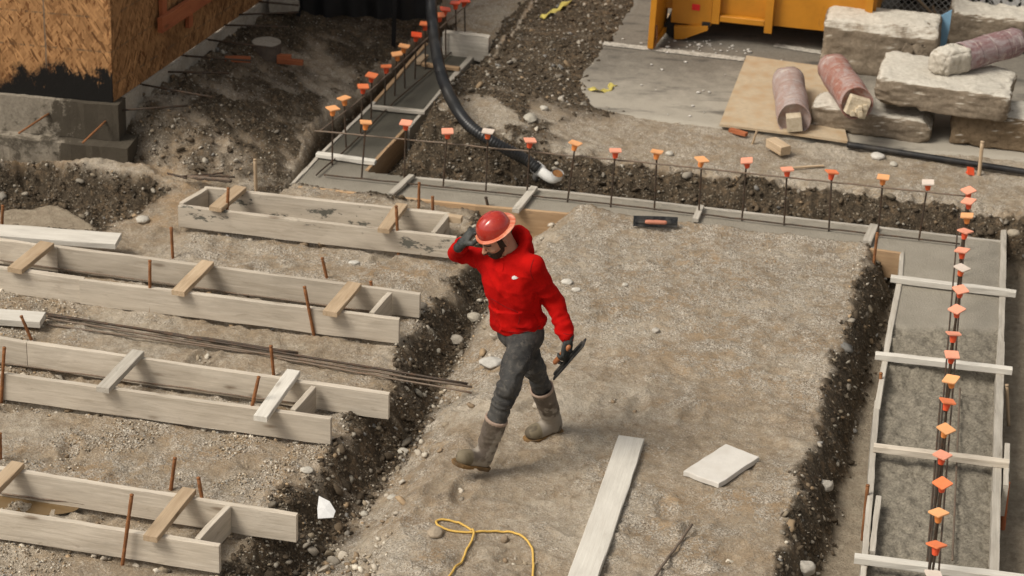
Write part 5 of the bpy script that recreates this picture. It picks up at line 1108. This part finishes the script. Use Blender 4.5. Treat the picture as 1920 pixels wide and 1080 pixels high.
# hooded sweatshirt
def crease(P, a, fa, fb, s):
    """cloth creases running along a: ridges of stretched noise, -1 .. 1"""
    a = nrm(a); q = P*fb+(P@a)[..., None]*a*(fa-fb); w = vn3(q*.7, 1., s+40)[..., None]*.5; n = vn3(q+w, 1., s); return 1-2.4*np.abs(n)
def ringc(P, p0, p1, f, s, fr=7.):
    """creases around a limb"""
    a = nrm(V(p1)-V(p0)); q = P*fr+(P@a)[..., None]*a*(f-fr); n = vn3(q+vn3(q*.6, 1., s+9)[..., None]*.6, 1., s); return 1-2.4*np.abs(n)
HEMZ = lambda P: PEL[2]-.006+(.22*(P[..., 0]-PEL[0]))
def hoodie_sdf(P):
    t, u, v = torso_sdf(P, .012)
    z = P[..., 2]; hem = z-HEMZ(P)
    blouse = .020*np.exp(-((hem-.10)/.055)**2)*(1+.6*fb3(P, 6., 2, 12)); t = t-blouse+.012*sst(.055, .02, hem)
    t = np.maximum(t, -(hem+.006))
    # kangaroo pocket: a raised panel on the front with slanted mouths
    pm = sst(.175, .165, np.abs(u+.0)+.35*np.maximum(0, hem-.14))*sst(.235, .228, hem)*sst(.035, .045, hem)*(v > 0); t = t-.010*pm
    fo = -.010*crease(P, (.22, .1, -1), 3.5, 15, 31)*sst(1.32, 1.08, z)*sst(-.01, .06, hem)-.006*crease(P, lfT*.6-UP*.8, 4, 14, 37)*sst(1.0, 1.12, z)-.007*sst(.02, .06, hem)*crease(P, (1, .3, .25), 6, 24, 39)*np.exp(-((hem-.10)/.04)**2)
    tug = -.009*crease(P, nrm(SHL-lfT*.3-UP*.25-SHL), 4, 22, 3)*np.exp(-(np.linalg.norm(P-(SHL+lfT*-.07-UP*.13), axis=-1)/.12)**2)
    t = t+fo+tug
    aL = chain(P, [NEK*.55+SHL*.45-UP*.02, SHL-UP*.005, ELL, WRL-(WRL-ELL)*.12], [.070, .066, .053, .043], .03)
    ta = seg_t(P, ELL, WRL); bu = ringc(P, ELL, WRL, 26, 51)*.007*sst(.0, .5, ta)+.010*np.exp(-((ta-.74)/.10)**2); aL = aL-np.where(ta > .01, bu, 0)
    tb = seg_t(P, SHL, ELL); aL = aL-ringc(P, SHL, ELL, 15, 55)*.006*sst(.1, .7, tb)-.003*crease(P, ELL-SHL, 4, 18, 57)
    cf = cap(P, WRL-(WRL-ELL)*.16, WRL-nrm(WRL-ELL)*-.012, .040, .036); aL = smin(aL, cf, .008)
    aR = chain(P, [NEK*.55+SHR*.45-UP*.02, SHR-UP*.01, ELR, WRR-(WRR-ELR)*.12], [.074, .070, .053, .043], .03)
    tr = seg_t(P, SHR, ELR); aR = aR-ringc(P, SHR, ELR, 18, 61)*.007
    aR = smin(aR, cap(P, WRR-(WRR-ELR)*.16, WRR+nrm(WRR-ELR)*.006, .040, .038), .008)
    d = smin(smin(t, aL, .055), aR, .045)
    # the hood lies bunched around the neck
    nb = NEK+UP*.012-fT*.012; ring = []
    for i in range(15):
        a = 2*math.pi*i/15; ring.append(nb+lfT*math.cos(a)*.085+fT*math.sin(a)*.078+UP*(.030-.062*math.sin(a)-.008*abs(math.cos(a)))-fT*(.016 if math.sin(a) > .6 else 0))
    hr = None
    for i in range(15):
        a = 2*math.pi*(i+.5)/15; r = .031-.013*math.sin(a); c = cap(P, ring[i], ring[(i+1) % 15], r, r); hr = c if hr is None else np.minimum(hr, c)
    hr = hr-.004*crease(P, (.6, -.5, .3), 8, 26, 71)
    hb = ellb(P, nb-fT*.085-UP*.015, (.105, .055, .085), np.stack([lfT, fT, UP], 1))-.006*crease(P, (.7, -.6, -.2), 7, 22, 73)
    d = smin(d, smin(hr, hb, .03), .022)
    # room for the neck
    d = np.maximum(d, -cap(P, NEK-UP*.0+fT*.01, hd(0, -.02, -.02), .052, .066))
    for a, b in ((WRL, ELL), (WRR, ELR)): d = np.maximum(d, -cap(P, a+nrm(a-b)*.10, a-nrm(a-b)*.012, .033, .033))
    return d
vs, fs = snets(hoodie_sdf, (-.50, 13.02, PEL[2]-.10), (.50, 13.95, 1.66), .0062)
t = NT("red_fleece"); v = t.obj(); n1 = t.noise(v, 260, 3, .7); n2 = t.noise(v, 7, 4, .6)
c = t.mix(t.rng(n2, .3, .7), (.33, .003, .003), (.47, .006, .004)); c = t.mix(t.rng(n1, .5, .8, 0, .3), c, (.50, .02, .012))
M_['hoodie'] = t.end(c, .9, t.bump(n1, .25, .002, t.bump(t.noise(v, 26, 4, .6), .25, .012)), spec=.08)
hood = mesh_obj("hooded_sweatshirt", vs, fs, M_['hoodie'], person, True)
def seam(pts, label=None):
    P = [on_front(a, b, .0005) for a, b in pts]; P = [p for p in P if p is not None]
    if len(P) > 2: MB().tube(catmull(P, 4), .0022, 6).build("seam", M_['seam'], hood, smooth=True)
M_['seam'] = plain("dark_red_thread", (.22, .003, .003), .9)
# small white emblem on the chest, and the drawstrings
def on_front(px, py, out=.002):
    d = nrm(_Mn @ np.array([(px-960)/FPX, -(py-540)/FPX, -1.0])); s = np.linspace(14.6, 15.6, 1001); P = CAMP+d*s[:, None]; f = hoodie_sdf(P); i = np.argmax(f < 0); return P[i]-d*out if (f < 0).any() else None
emb = [(959.5, 521.5), (960.2, 518.6), (962.6, 517.2), (965, 516.8), (966.4, 518.2), (968.6, 518.4), (969.4, 519.8), (968.6, 520.6), (972.4, 520.6), (969.6, 522.2), (967.4, 523.4), (963, 524), (960.4, 523.4)]
pe = [on_front(*e) for e in emb]; ce = on_front(964.5, 520.6, .003)
if all(p is not None for p in pe) and ce is not None:
    nq = len(pe); dv = nrm(CAMP-ce)*.004; vv = pe+[ce]+[p-dv for p in pe]
    mesh_obj("chest_emblem", vv, [(i, (i+1) % nq, nq) for i in range(nq)]+[(i, nq+1+i, nq+1+(i+1) % nq, (i+1) % nq) for i in range(nq)], M_['letter'], hood)
for pl in ([(1004, 478), (1000, 488), (996, 500), (995, 512), (1000, 524)], [(921, 560), (930, 565), (940, 571), (951, 577)], [(951, 577), (962, 581), (971, 586)], [(971, 586), (974, 596), (972, 606), (968, 617)], [(938, 617), (955, 622), (975, 623), (995, 619), (1013, 611)], [(1056, 625), (1064, 627), (1073, 627)]): seam(pl)
ds = [on_front(a, b, .003) for a, b in ((944, 486), (944.5, 493), (943.5, 500), (942.5, 508))]
ds = [p for p in ds if p is not None]
if len(ds) > 2: MB().tube(catmull(ds, 5), .0032, 8).build("drawstring", M_['hoodie'], hood, smooth=True)

# work trousers
def trouser_sdf(P):
    z = P[..., 2]
    p = ellb(P, PEL+UP*.0, (.165, .125, .13), np.stack([lfT, fT, UP], 1))
    L = chain(P, [HPL+UP*.03, HPL*.5+KNL*.5, KNL, KNL*.45+ANL*.55], [.094, .078, .060, .055], .03)
    R = chain(P, [HPR+UP*.03, HPR*.5+KNR*.5, KNR, KNR*.45+ANR*.55], [.094, .078, .060, .055], .03)
    kl = np.exp(-(np.linalg.norm(P-KNL, axis=-1)/.13)**2); kr = np.exp(-(np.linalg.norm(P-KNR, axis=-1)/.13)**2)
    aL = nrm(ANL-KNL); aR = nrm(ANR-KNR)
    L = L-(.013*kl+.002)*ringc(P, KNL, ANL, 30, 81)-.008*crease(P, nrm(KNL-HPL), 3, 16, 83)-.005*ringc(P, KNL, ANL, 17, 84)*sst(.5, .35, z)
    R = R-(.013*kr+.002)*ringc(P, KNR, ANR, 30, 85)-.008*crease(P, nrm(KNR-HPR), 3, 16, 87)-.005*ringc(P, KNR, ANR, 17, 88)*sst(.5, .35, z)
    d = smin(smin(L, R, .03), p, .05); d = d-.005*crease(P, (.8, .3, .5), 5, 18, 91)*np.exp(-((z-.78)/.08)**2)
    # side pocket seam on the near thigh
    return np.maximum(d, z-PEL[2]-.09)
vs, fs = snets(trouser_sdf, (-.25, 12.98, .18), (.36, 13.95, PEL[2]+.13), .0066)
t = NT("charcoal_denim"); v = t.obj(); n1 = t.noise(v, 180, 3, .7); n2 = t.noise(v, 6, 4, .65); n3 = t.noise(v, 30, 4, .7)
c = t.mix(t.rng(n2, .35, .65), (.024, .024, .025), (.066, .064, .060)); c = t.mix(t.rng(n3, .52, .72, 0, .5), c, (.17, .15, .125)); c = t.mix(t.rng(n1, .5, .75, 0, .35), c, (.11, .105, .095))
M_['denim'] = t.end(c, .85, t.bump(n1, .25, .002, t.bump(n3, .2, .01)), spec=.2)
mesh_obj("trousers", vs, fs, M_['denim'], person, True)

# rubber boots
def boot(kn, an, toe_dir, pitch, top, shaft_r, label, name="rubber_boot"):
    fw = nrm(toe_dir); sh = nrm(kn-an); lt = nrm(np.cross(UP, fw)); fwd = nrm(fw*math.cos(pitch)+UP*math.sin(pitch)); upf = nrm(np.cross(fwd, lt)); upf = upf if upf[2] > 0 else -upf
    F = np.stack([lt, fwd, upf], 1); heel = an-sh*.0
    def fpt(x, y, z): return an+F@np.array([x, y, z])
    T = an+sh*top
    def sdf(P):
        q = (P-an)@F
        s = cap(P, an+sh*.03, T+sh*.05, .062, shaft_r); s = s-.0035*ringc(P, an, kn, 24, 3)*np.exp(-(((P-an)@sh-.11)/.07)**2)+.003*fb3(P, 10., 3, 7)
        foot = ellb(q, (0, .085, -.043), (.052, .115, .056)); foot = smin(foot, ellb(q, (0, -.018, -.035), (.045, .050, .060)), .04); foot = smin(foot, ellb(q, (0, .135, -.048), (.052, .062, .048)), .02)
        d = smin(s, foot, .035); d = np.maximum(d, -.082-q[..., 2])
        rim = np.abs((P-T)@sh)-.006; d = np.minimum(d, np.maximum(rim, s-.003)); d = np.maximum(d, (P-T)@sh-.009)
        return np.maximum(d, -cap(P, T-sh*.10, T+sh*.2, shaft_r-.022, shaft_r-.007))
    lo = np.minimum(fpt(0, 0, 0), T)-.30; hi = np.maximum(fpt(0, 0, 0), T)+.30
    vs, fs = snets(sdf, lo, hi, .0062); q = (vs-an)@F; s = (vs-T)@sh; n = fb3(vs, 14., 4, 9); n2 = fb3(vs, 6., 3, 19)
    col = np.tile([.125, .100, .080], (len(vs), 1))*(1+.55*n[:, None])
    md = sst(-.02, -.07, q[:, 2]+.05*n)[:, None]; ins = sst(.14, -.1, q[:, 1]+.10*n2)[:, None]*0
    col = col*(1-.75*md)+np.array([.27, .225, .16])*.75*md
    pale = (sst(.06, .22, n+.6*n2+.22*sst(.09, .02, q[:, 2]))*.62)[:, None]; col = col*(1-pale)+np.array([.33, .295, .245])*pale
    tc = sst(.104, .112, q[:, 1]+.006*n)[:, None]*(q[:, 2] < .02)[:, None]; col = col*(1-.8*tc)+np.array([.13, .105, .06])*(1+.5*n[:, None])*.8*tc
    dkp = (sst(.10, .26, fb3(vs, 22., 4, 77)+.4*fb3(vs, 7., 2, 78))*.7)[:, None]; col = col*(1-dkp)+np.array([.07, .054, .038])*dkp
    rm = ((s > -.012) & (np.linalg.norm((vs-T)-np.outer(s, sh), axis=1) > shaft_r-.011)); col[rm] = (.33, .24, .185)
    inn = (np.linalg.norm((vs-T)-np.outer(s, sh), axis=1) < shaft_r-.012+.13*np.minimum(s, 0)) & (s > -.13); col[inn & ~rm] = (.06, .03, .022)
    o = mesh_obj(name, vs, fs, M_['boot'], person, True, attrs={"col": np.c_[col, np.ones(len(col))]})
    # sole: outline of the foot, heel block and ochre welt
    out = [(.036, -.072), (.042, -.04), (.036, .02), (.040, .07), (.052, .13), (.050, .175), (.032, .212), (0, .222), (-.032, .212), (-.048, .175), (-.048, .13), (-.038, .07), (-.036, .02), (-.042, -.04), (-.034, -.072), (0, -.082)]
    mb = MB(); Mx = np.eye(4); Mx[:3, :3] = F; Mx[:3, 3] = an; out = [(x*1.04, y*.90+.008) for x, y in out]
    mb = MB(); Mx = np.eye(4); Mx[:3, :3] = F; Mx[:3, 3] = an; mb.prism([(x*1.06, y*1.03) for x, y in out], -.092, -.078, Mx); mb.prism([p for p in out if p[1] < .03][::1], -.106, -.0925, Mx); mb.prism([p for p in out if p[1] > .05], -.102, -.0925, Mx)
    mb.build("sole", M_['sole'], o); return o
t = NT("muddy_rubber"); v = t.obj(); n1 = t.noise(v, 40, 5, .7); c = t.mix(t.rng(n1, .50, .75, 0, .3), t.attr("col", "Color"), (.22, .185, .14))
M_['boot'] = t.end(c, .72, t.bump(n1, .3, .006), spec=.3); M_['sole'] = plain("muddy_ochre_sole", (.24, .14, .055), .9, 0, .4, 50, .5, dirt=(.06, .045, .03), dirt_amt=.9)
boot(KNL, ANL, (-.84, -.54, 0), math.radians(22), .265, .076, "near boot")
boot(KNR, ANR, (-.86, -.50, 0), math.radians(-4), .345, .079, "far boot")

# gloved hands
M_['glove'] = plain("charcoal_glove", (.030, .033, .032), .65, 0, .4, 50, .3, .3, dirt=(.12, .12, .11), dirt_amt=.5)
def hand(name, wr, d, nrm_, thumb_side, curl, spread, tcurl, h=.0036, sc=1.05):
    """wr wrist, d towards the knuckles, nrm_ the palm side, thumb_side sideways towards the thumb"""
    d = nrm(d); n = nrm(V(nrm_)-d*np.dot(nrm_, d)); s = nrm(np.cross(d, n)); s = s if np.dot(s, thumb_side) > 0 else -s
    def pt(x, y, z): return wr+(d*x+s*y+n*z)*sc
    fing = []
    for k, (y0, L, r) in enumerate(((.031, .072, .0098), (.010, .080, .0102), (-.011, .075, .0098), (-.030, .060, .0088))):
        a = 0.; p = np.array([.088-.004*abs(k-1.3), y0, -.004]); ch = [p.copy()]; sp = spread*(1.2-k)*.06
        for j, (fr, cu) in enumerate(zip((.45, .31, .24), curl[k])):
            a += cu; p = p+L*fr*np.array([math.cos(a)*math.cos(sp), math.sin(sp), math.sin(a)]); ch.append(p.copy())
        fing.append(([pt(*c) for c in ch], [r*1.06*sc, r*1.02*sc, r*.95*sc, r*.82*sc]))
    th = [pt(.022, .030, .006), pt(.046, .046+.008, .016+.01*tcurl), pt(.072, .052-.006*tcurl, .022+.022*tcurl), pt(.092, .046-.018*tcurl, .026+.034*tcurl)]
    def sdf(P):
        D = chain(P, [pt(-.035, 0, 0), pt(.005, 0, 0)], [.031, .030], .01)
        q = (P-pt(.05, 0, 0))@np.stack([d, s, n], 1)/sc; D = smin(D, (ellb(q, (0, 0, 0), (.055, .044, .0175)))*sc, .022)
        for y in (.031, .010, -.011, -.030): D = smin(D, cap(P, pt(.03, y*.8, -.002), pt(.088, y, -.005), .011*sc, .0112*sc), .008)
        for c, r in fing: D = smin(D, chain(P, c, r, .004), .004)
        D = smin(D, chain(P, th, [.0165*sc, .014*sc, .0120*sc, .0098*sc], .006), .008)
        return D+.0012*np.sin((P-wr)@d*260)*np.exp(-(((P-wr)@d+.01)/.02)**2)+.0009*fb3(P, 45., 2, 4)
    A = np.array([c for ch, _ in fing for c in ch]+th+[pt(-.04, 0, 0)]); vs, fs = snets(sdf, A.min(0)-.045, A.max(0)+.045, h)
    mesh_obj(name, vs, fs, M_['glove'], person, True); return pt
# right hand: fingers over the brim's edge, thumb below
wR = WRR+nrm(WRR-ELR)*.015; GRIP = hd(-.108, .06, Z0+.004)
dR_ = nrm(hd(-.106, .062, Z0+.014)-wR); pR = hand("glove", wR, dR_, hd(0, 0, 0)-hd(0, 0, .1)+.4*(HC-wR)/np.linalg.norm(HC-wR)*.1, fT*1.0-UP*.3, ((.55, .75, .5), (.5, .8, .55), (.55, .8, .55), (.65, .8, .5)), .6, .8)
# left hand: closed on the float's handle
u_ = nrm(YP(1097, 643, 13.17)-YP(1034, 714, 13.30)); wl = WRL+nrm(WRL-ELL)*.012
vd = nrm(_Mn @ np.array([(1066-960)/FPX, -(672-540)/FPX, -1.0])); nb_ = nrm(np.cross(u_, vd)); nb_ = nb_ if np.dot(nb_, _Mn[:, 0]) < 0 else -nb_; nb_ = nrm(nb_-vd*.35)
HG = YP(1064, 676, 13.245)                                     # centre of the grip
dl_ = nrm(nrm(HG-wl)+.25*nrm(HG-wl)); palm = nrm(-nb_*.2-lfT*.9)
pL = hand("glove", wl, HG-wl+nb_*.02, palm, u_*-1, ((.55, 1.25, 1.0), (.6, 1.3, 1.0), (.6, 1.3, 1.0), (.65, 1.25, .9)), .15, 1.0)
hc = pL(.088, .0, .030)
fl = float_tool(hc-nb_*.058+u_*.012, u_, nb_, .365, "dark hand float with a brown wooden handle held in the worker's lowered hand", 'handle_wood', .085, .17, .052)
# ---------------------------------------------------------------- gravel and single stones
def ico(sub=0):
    import bmesh
    bm = bmesh.new(); bmesh.ops.create_icosphere(bm, subdivisions=sub+1, radius=1.); v = np.array([p.co[:] for p in bm.verts]); f = np.array([[x.index for x in q.verts] for q in bm.faces]); bm.free(); return v, f
t = NT("mixed_gravel"); c = t.attr("col", "Color"); v = t.obj(); n1 = t.noise(v, 120, 4, .7)
M_['gravel'] = t.end(t.mix(t.rng(n1, .5, .75, 0, .4), c, (.20, .165, .12)), .88, t.bump(n1, .35, .004), spec=.2)
def scatter(N, seed):
    r = np.random.default_rng(seed); px = r.uniform(-40, 1960, N); py = r.uniform(-20, 1110, N)**1.0
    P = np.array([G(a, b, 0)[:2] for a, b in zip(px, py)]); return P
def scatter_fast(N, seed):
    r = np.random.default_rng(seed); d = np.stack([(r.uniform(-60, 1980, N)-960)/FPX, -(r.uniform(-30, 1130, N)-540)/FPX, -np.ones(N)], -1)@_Mn.T
    return CAMP[:2]+d[:, :2]*(-CAM_H/d[:, 2:3])
def gravel(N, seed, smin_, smax, pw, dens, name, sub=0):
    r = np.random.default_rng(seed); P = scatter_fast(N, seed); z, at = gha(P[:, 0], P[:, 1]); X, Y = P.T
    w = dens(X, Y, z, at)*(1-at[:, 3]*np.where(X > 2, .6, 1)); cl = .38+1.9*fb2(X, Y, 1.5, 5, seed+3); cl = np.where(at[:, 0] > .4, np.maximum(cl, .75), cl); ok = r.uniform(0, 1, N) < np.clip(w*cl, 0, 1)
    ok &= ~inside(X, Y, CONC) & ~(sdp(X, Y, ASPH) < -.12); P = P[ok]; z = z[ok]; at = at[ok]; n = len(P)
    tv, tf = ico(sub); s = smin_*(smax/smin_)**(r.uniform(0, 1, n)**pw); k = len(tv)
    K = 24; T = np.stack([tv*(1+r.uniform(-.28, .28, (k, 1)))*r.uniform(.65, 1.25, 3)*np.array([1, 1, .68]) for _ in range(K)])
    a = r.uniform(0, 6.283, n); ca, sa = np.cos(a), np.sin(a); B = T[r.integers(0, K, n)]
    tl = r.normal(0, .35, (n, 2)); x = B[..., 0]*ca[:, None]-B[..., 1]*sa[:, None]; y = B[..., 0]*sa[:, None]+B[..., 1]*ca[:, None]; zz = B[..., 2]+tl[:, :1]*x+tl[:, 1:]*y
    v = np.stack([x, y, zz], -1)*s[:, None, None]; v[..., :2] += P[:, None]; v[..., 2] += (z+s*.28)[:, None]
    base = np.array([(.48, .425, .345), (.35, .29, .21), (.58, .525, .43), (.22, .19, .15), (.56, .51, .43), (.43, .31, .19), (.34, .325, .30), (.25, .185, .12)])
    c = base[r.choice(8, n, p=(.22, .20, .15, .12, .05, .07, .04, .15))]*r.uniform(.75, 1.2, (n, 1)); dm = np.clip(at[:, 0]*1.0-.3, 0, .60)[:, None]; c = c*(1-dm*r.uniform(.45, 1.1, (n, 1)).clip(0, 1)); cb = ((at[:, 0] > .45) & (r.uniform(0, 1, n) < .55))[:, None]; c = np.where(cb, np.array([.072, .054, .036])*r.uniform(.6, 1.5, (n, 1)), c)
    col = np.c_[np.repeat(c, k, 0), np.ones(n*k)]; f = (tf[None]+(np.arange(n)*k)[:, None, None]).reshape(-1, 3)
    o = mesh_obj(name, v.reshape(-1, 3), f, M_['gravel'], None, smooth=sub > 0, loc=(0, 0, 0), attrs={"col": col}); tag(o, kind="stuff"); return n
def dn_fine(X, Y, z, at): return np.where((X > 2.0) & (z < -.2), .12, .20)+.45*at[:, 2]+.55*at[:, 0]-.45*at[:, 3]-.25*at[:, 1]*(at[:, 0] < .4)
dn_ditch = lambda X, Y, z, at: np.where((z < -.03) & (X < 1.4) & (Y < 17.2) & (at[:, 3] < .3), 1.1, 0)+1.5*(at[:, 0] > .45)*((Y < 17.4) | (X > -.6))+.3*(at[:, 0] > .45)+.015+.05*at[:, 2]+np.where((Y > 13.4) & (X > -.6) & (at[:, 3] < .1) & (z > -.1), .34, 0)*(.3+at[:, 2])
n1 = gravel(150000, 21, .0036, .0105, 1.5, dn_fine, "fine_gravel")
n2 = gravel(34000, 22, .009, .024, 1.7, dn_ditch, "gravel")
n3 = gravel(2600, 23, .018, .040, 1.8, lambda X, Y, z, at: dn_ditch(X, Y, z, at)*.8+.02, "pebbles", 1)
print("gravel", n1, n2, n3)
def stone(px, py, r, label, col=(.48, .45, .39), flat=.7):
    g = GND(px, py); sd = int(px*7+py); rs = np.random.default_rng(sd); tv, tf = ico(3); s = rs.uniform(.8, 1.25, 3)*np.array([1.1, 1, flat])
    pln = nrm_rows(rs.normal(0, 1, (9, 3))); v = tv.copy()
    for p_ in pln: h_ = v@p_; v = v-np.outer(np.maximum(0, h_-.80), p_)*.8
    v = v*(1+.10*fb3(tv+sd*.01, 2.2, 3, sd)[:, None]+.03*fb3(tv, 8., 2, sd+1)[:, None]); v = v*s*r; v[:, 2] += g[2]+r*flat*(.45 if col[0] > .43 or r < .05 else .2); v[:, :2] += g[:2]
    c = np.tile((*col, 1.), (len(v), 1)); c[:, :3] *= (1+.2*fb3(tv, 5., 3, sd+2))[:, None]
    tag(mesh_obj("stone", v, tf, M_['gravel'], None, True, loc=(g[0], g[1], g[2]), attrs={"col": c}), label, "stone")
for a in [(267, 415, .042, "pale stone between the muddy hollow and the rear form box"), (922, 684, .075, "flat grey-white stone in the dirt left of the worker's thighs", (.46, .44, .40), .45), (816, 1000, .055, "tan boulder beside the loop of the yellow rope", (.33, .27, .20)),
          (946, 1014, .027, "small brown stone inside the bend of the yellow rope", (.26, .20, .14), .9), (994, 224, .068, "largest grey rock on the dirt bank above the white elbow", (.40, .37, .31)), (1020, 205, .036, "pale rock beside the largest one on the dirt bank above the white elbow"),
          (664, 494, .035, "flat pale stone on the dirt between the rear form box and the second form", (.52, .50, .45), .4), (1063, 531, .033, "oval pale stone just right of the worker's hanging arm, upper one", (.55, .52, .46)), (1080, 545, .027, "oval pale stone just right of the worker's hanging arm, lower one", (.55, .52, .46)),
          (1172, 535, .018, "round pale pebble alone on the gravel right of the worker"), (1229, 621, .026, "rounded grey stone on the pad midway between the worker and the right bank", (.42, .39, .34)), (888, 598, .045, "tan stone in the ditch just left of the red sweatshirt's hem", (.40, .36, .29)),
          (855, 640, .040, "angular stone in the ditch left of the worker's hips", (.38, .34, .28)), (575, 884, .033, "round pale stone near the ditch's edge, below the third form"), (756, 848, .028, "pale stone in the ditch left of the worker's front boot", (.44, .41, .35)), (683, 965, .024, "white-grey stone in the ditch right of the white scrap", (.44, .41, .35)),
          (735, 935, .028, "pale stone in the ditch above the rope loop", (.44, .41, .35)), (1255, 290, .03, "pale stone on the lip of the dark bank behind the long footing"), (1645, 296, .05, "whitish rock at the foot of the concrete slab", (.56, .53, .48)), (1900, 440, .045, "tan rock on the bank at the right edge", (.36, .31, .24)),
          (1545, 912, .055, "grey rock showing in the dark bank at the lower right", (.42, .39, .34)), (1510, 1067, .06, "grey rock in the dark bank at the bottom edge", (.42, .39, .34)), (1675, 310, .03, "pale rock in the dark bank left of the brown stake", (.44, .41, .35)), (790, 578, .05, "dark wet stone on the bank right of the second form", (.16, .14, .115)), (640, 335, .0, "")][:-1]:
    stone(*a)
M_['white_crumb'] = plain("white_crumbs", (.60, .57, .52), .9, 0, .15, 60, .3)
# crumbs of concrete on the asphalt below the container
r = np.random.default_rng(5); tv, tf = ico(0); vs = []; fs = []
for i in range(70):
    px, py = r.normal(1330, 55), 0; py = 84+(px-1280)*.10+r.normal(0, 9)
    if i > 55: px, py = r.uniform(1180, 1380), r.uniform(110, 220)
    g = G(px, py, ZU+.012); s = r.uniform(.004, .013)*(1 if r.random() < .85 else 1.6); b = len(vs)*0+sum(len(x) for x in vs)
    vs.append(tv*(1+r.uniform(-.3, .3, (len(tv), 1)))*s*np.array([1.4, 1, .6])+g+np.array([0, 0, s*.4])); fs.append(tf+b)
tag(mesh_obj("concrete_crumbs", np.vstack(vs), np.vstack(fs), M_['white_crumb'], loc=(0, 0, 0)), kind="stuff")
# standing water inside the nearest form
wq = PG([(20, 925), (60, 930), (120, 938), (150, 948), (130, 962), (60, 968), (-20, 962), (-80, 945), (-60, 925)])
t = NT("muddy_water"); M_['water'] = t.end((.16, .105, .05), .22, spec=.5)
wp = catmull([(*p, 0) for p in np.vstack([wq, wq[:1]])], 6)[:-1]
tag(mesh_obj("muddy_puddle", [(p[0], p[1], .004) for p in wp]+[(wq[:, 0].mean(), wq[:, 1].mean(), .004)], [(i, (i+1) % len(wp), len(wp)) for i in range(len(wp))], M_['water'], loc=(0, 0, 0)), kind="structure")
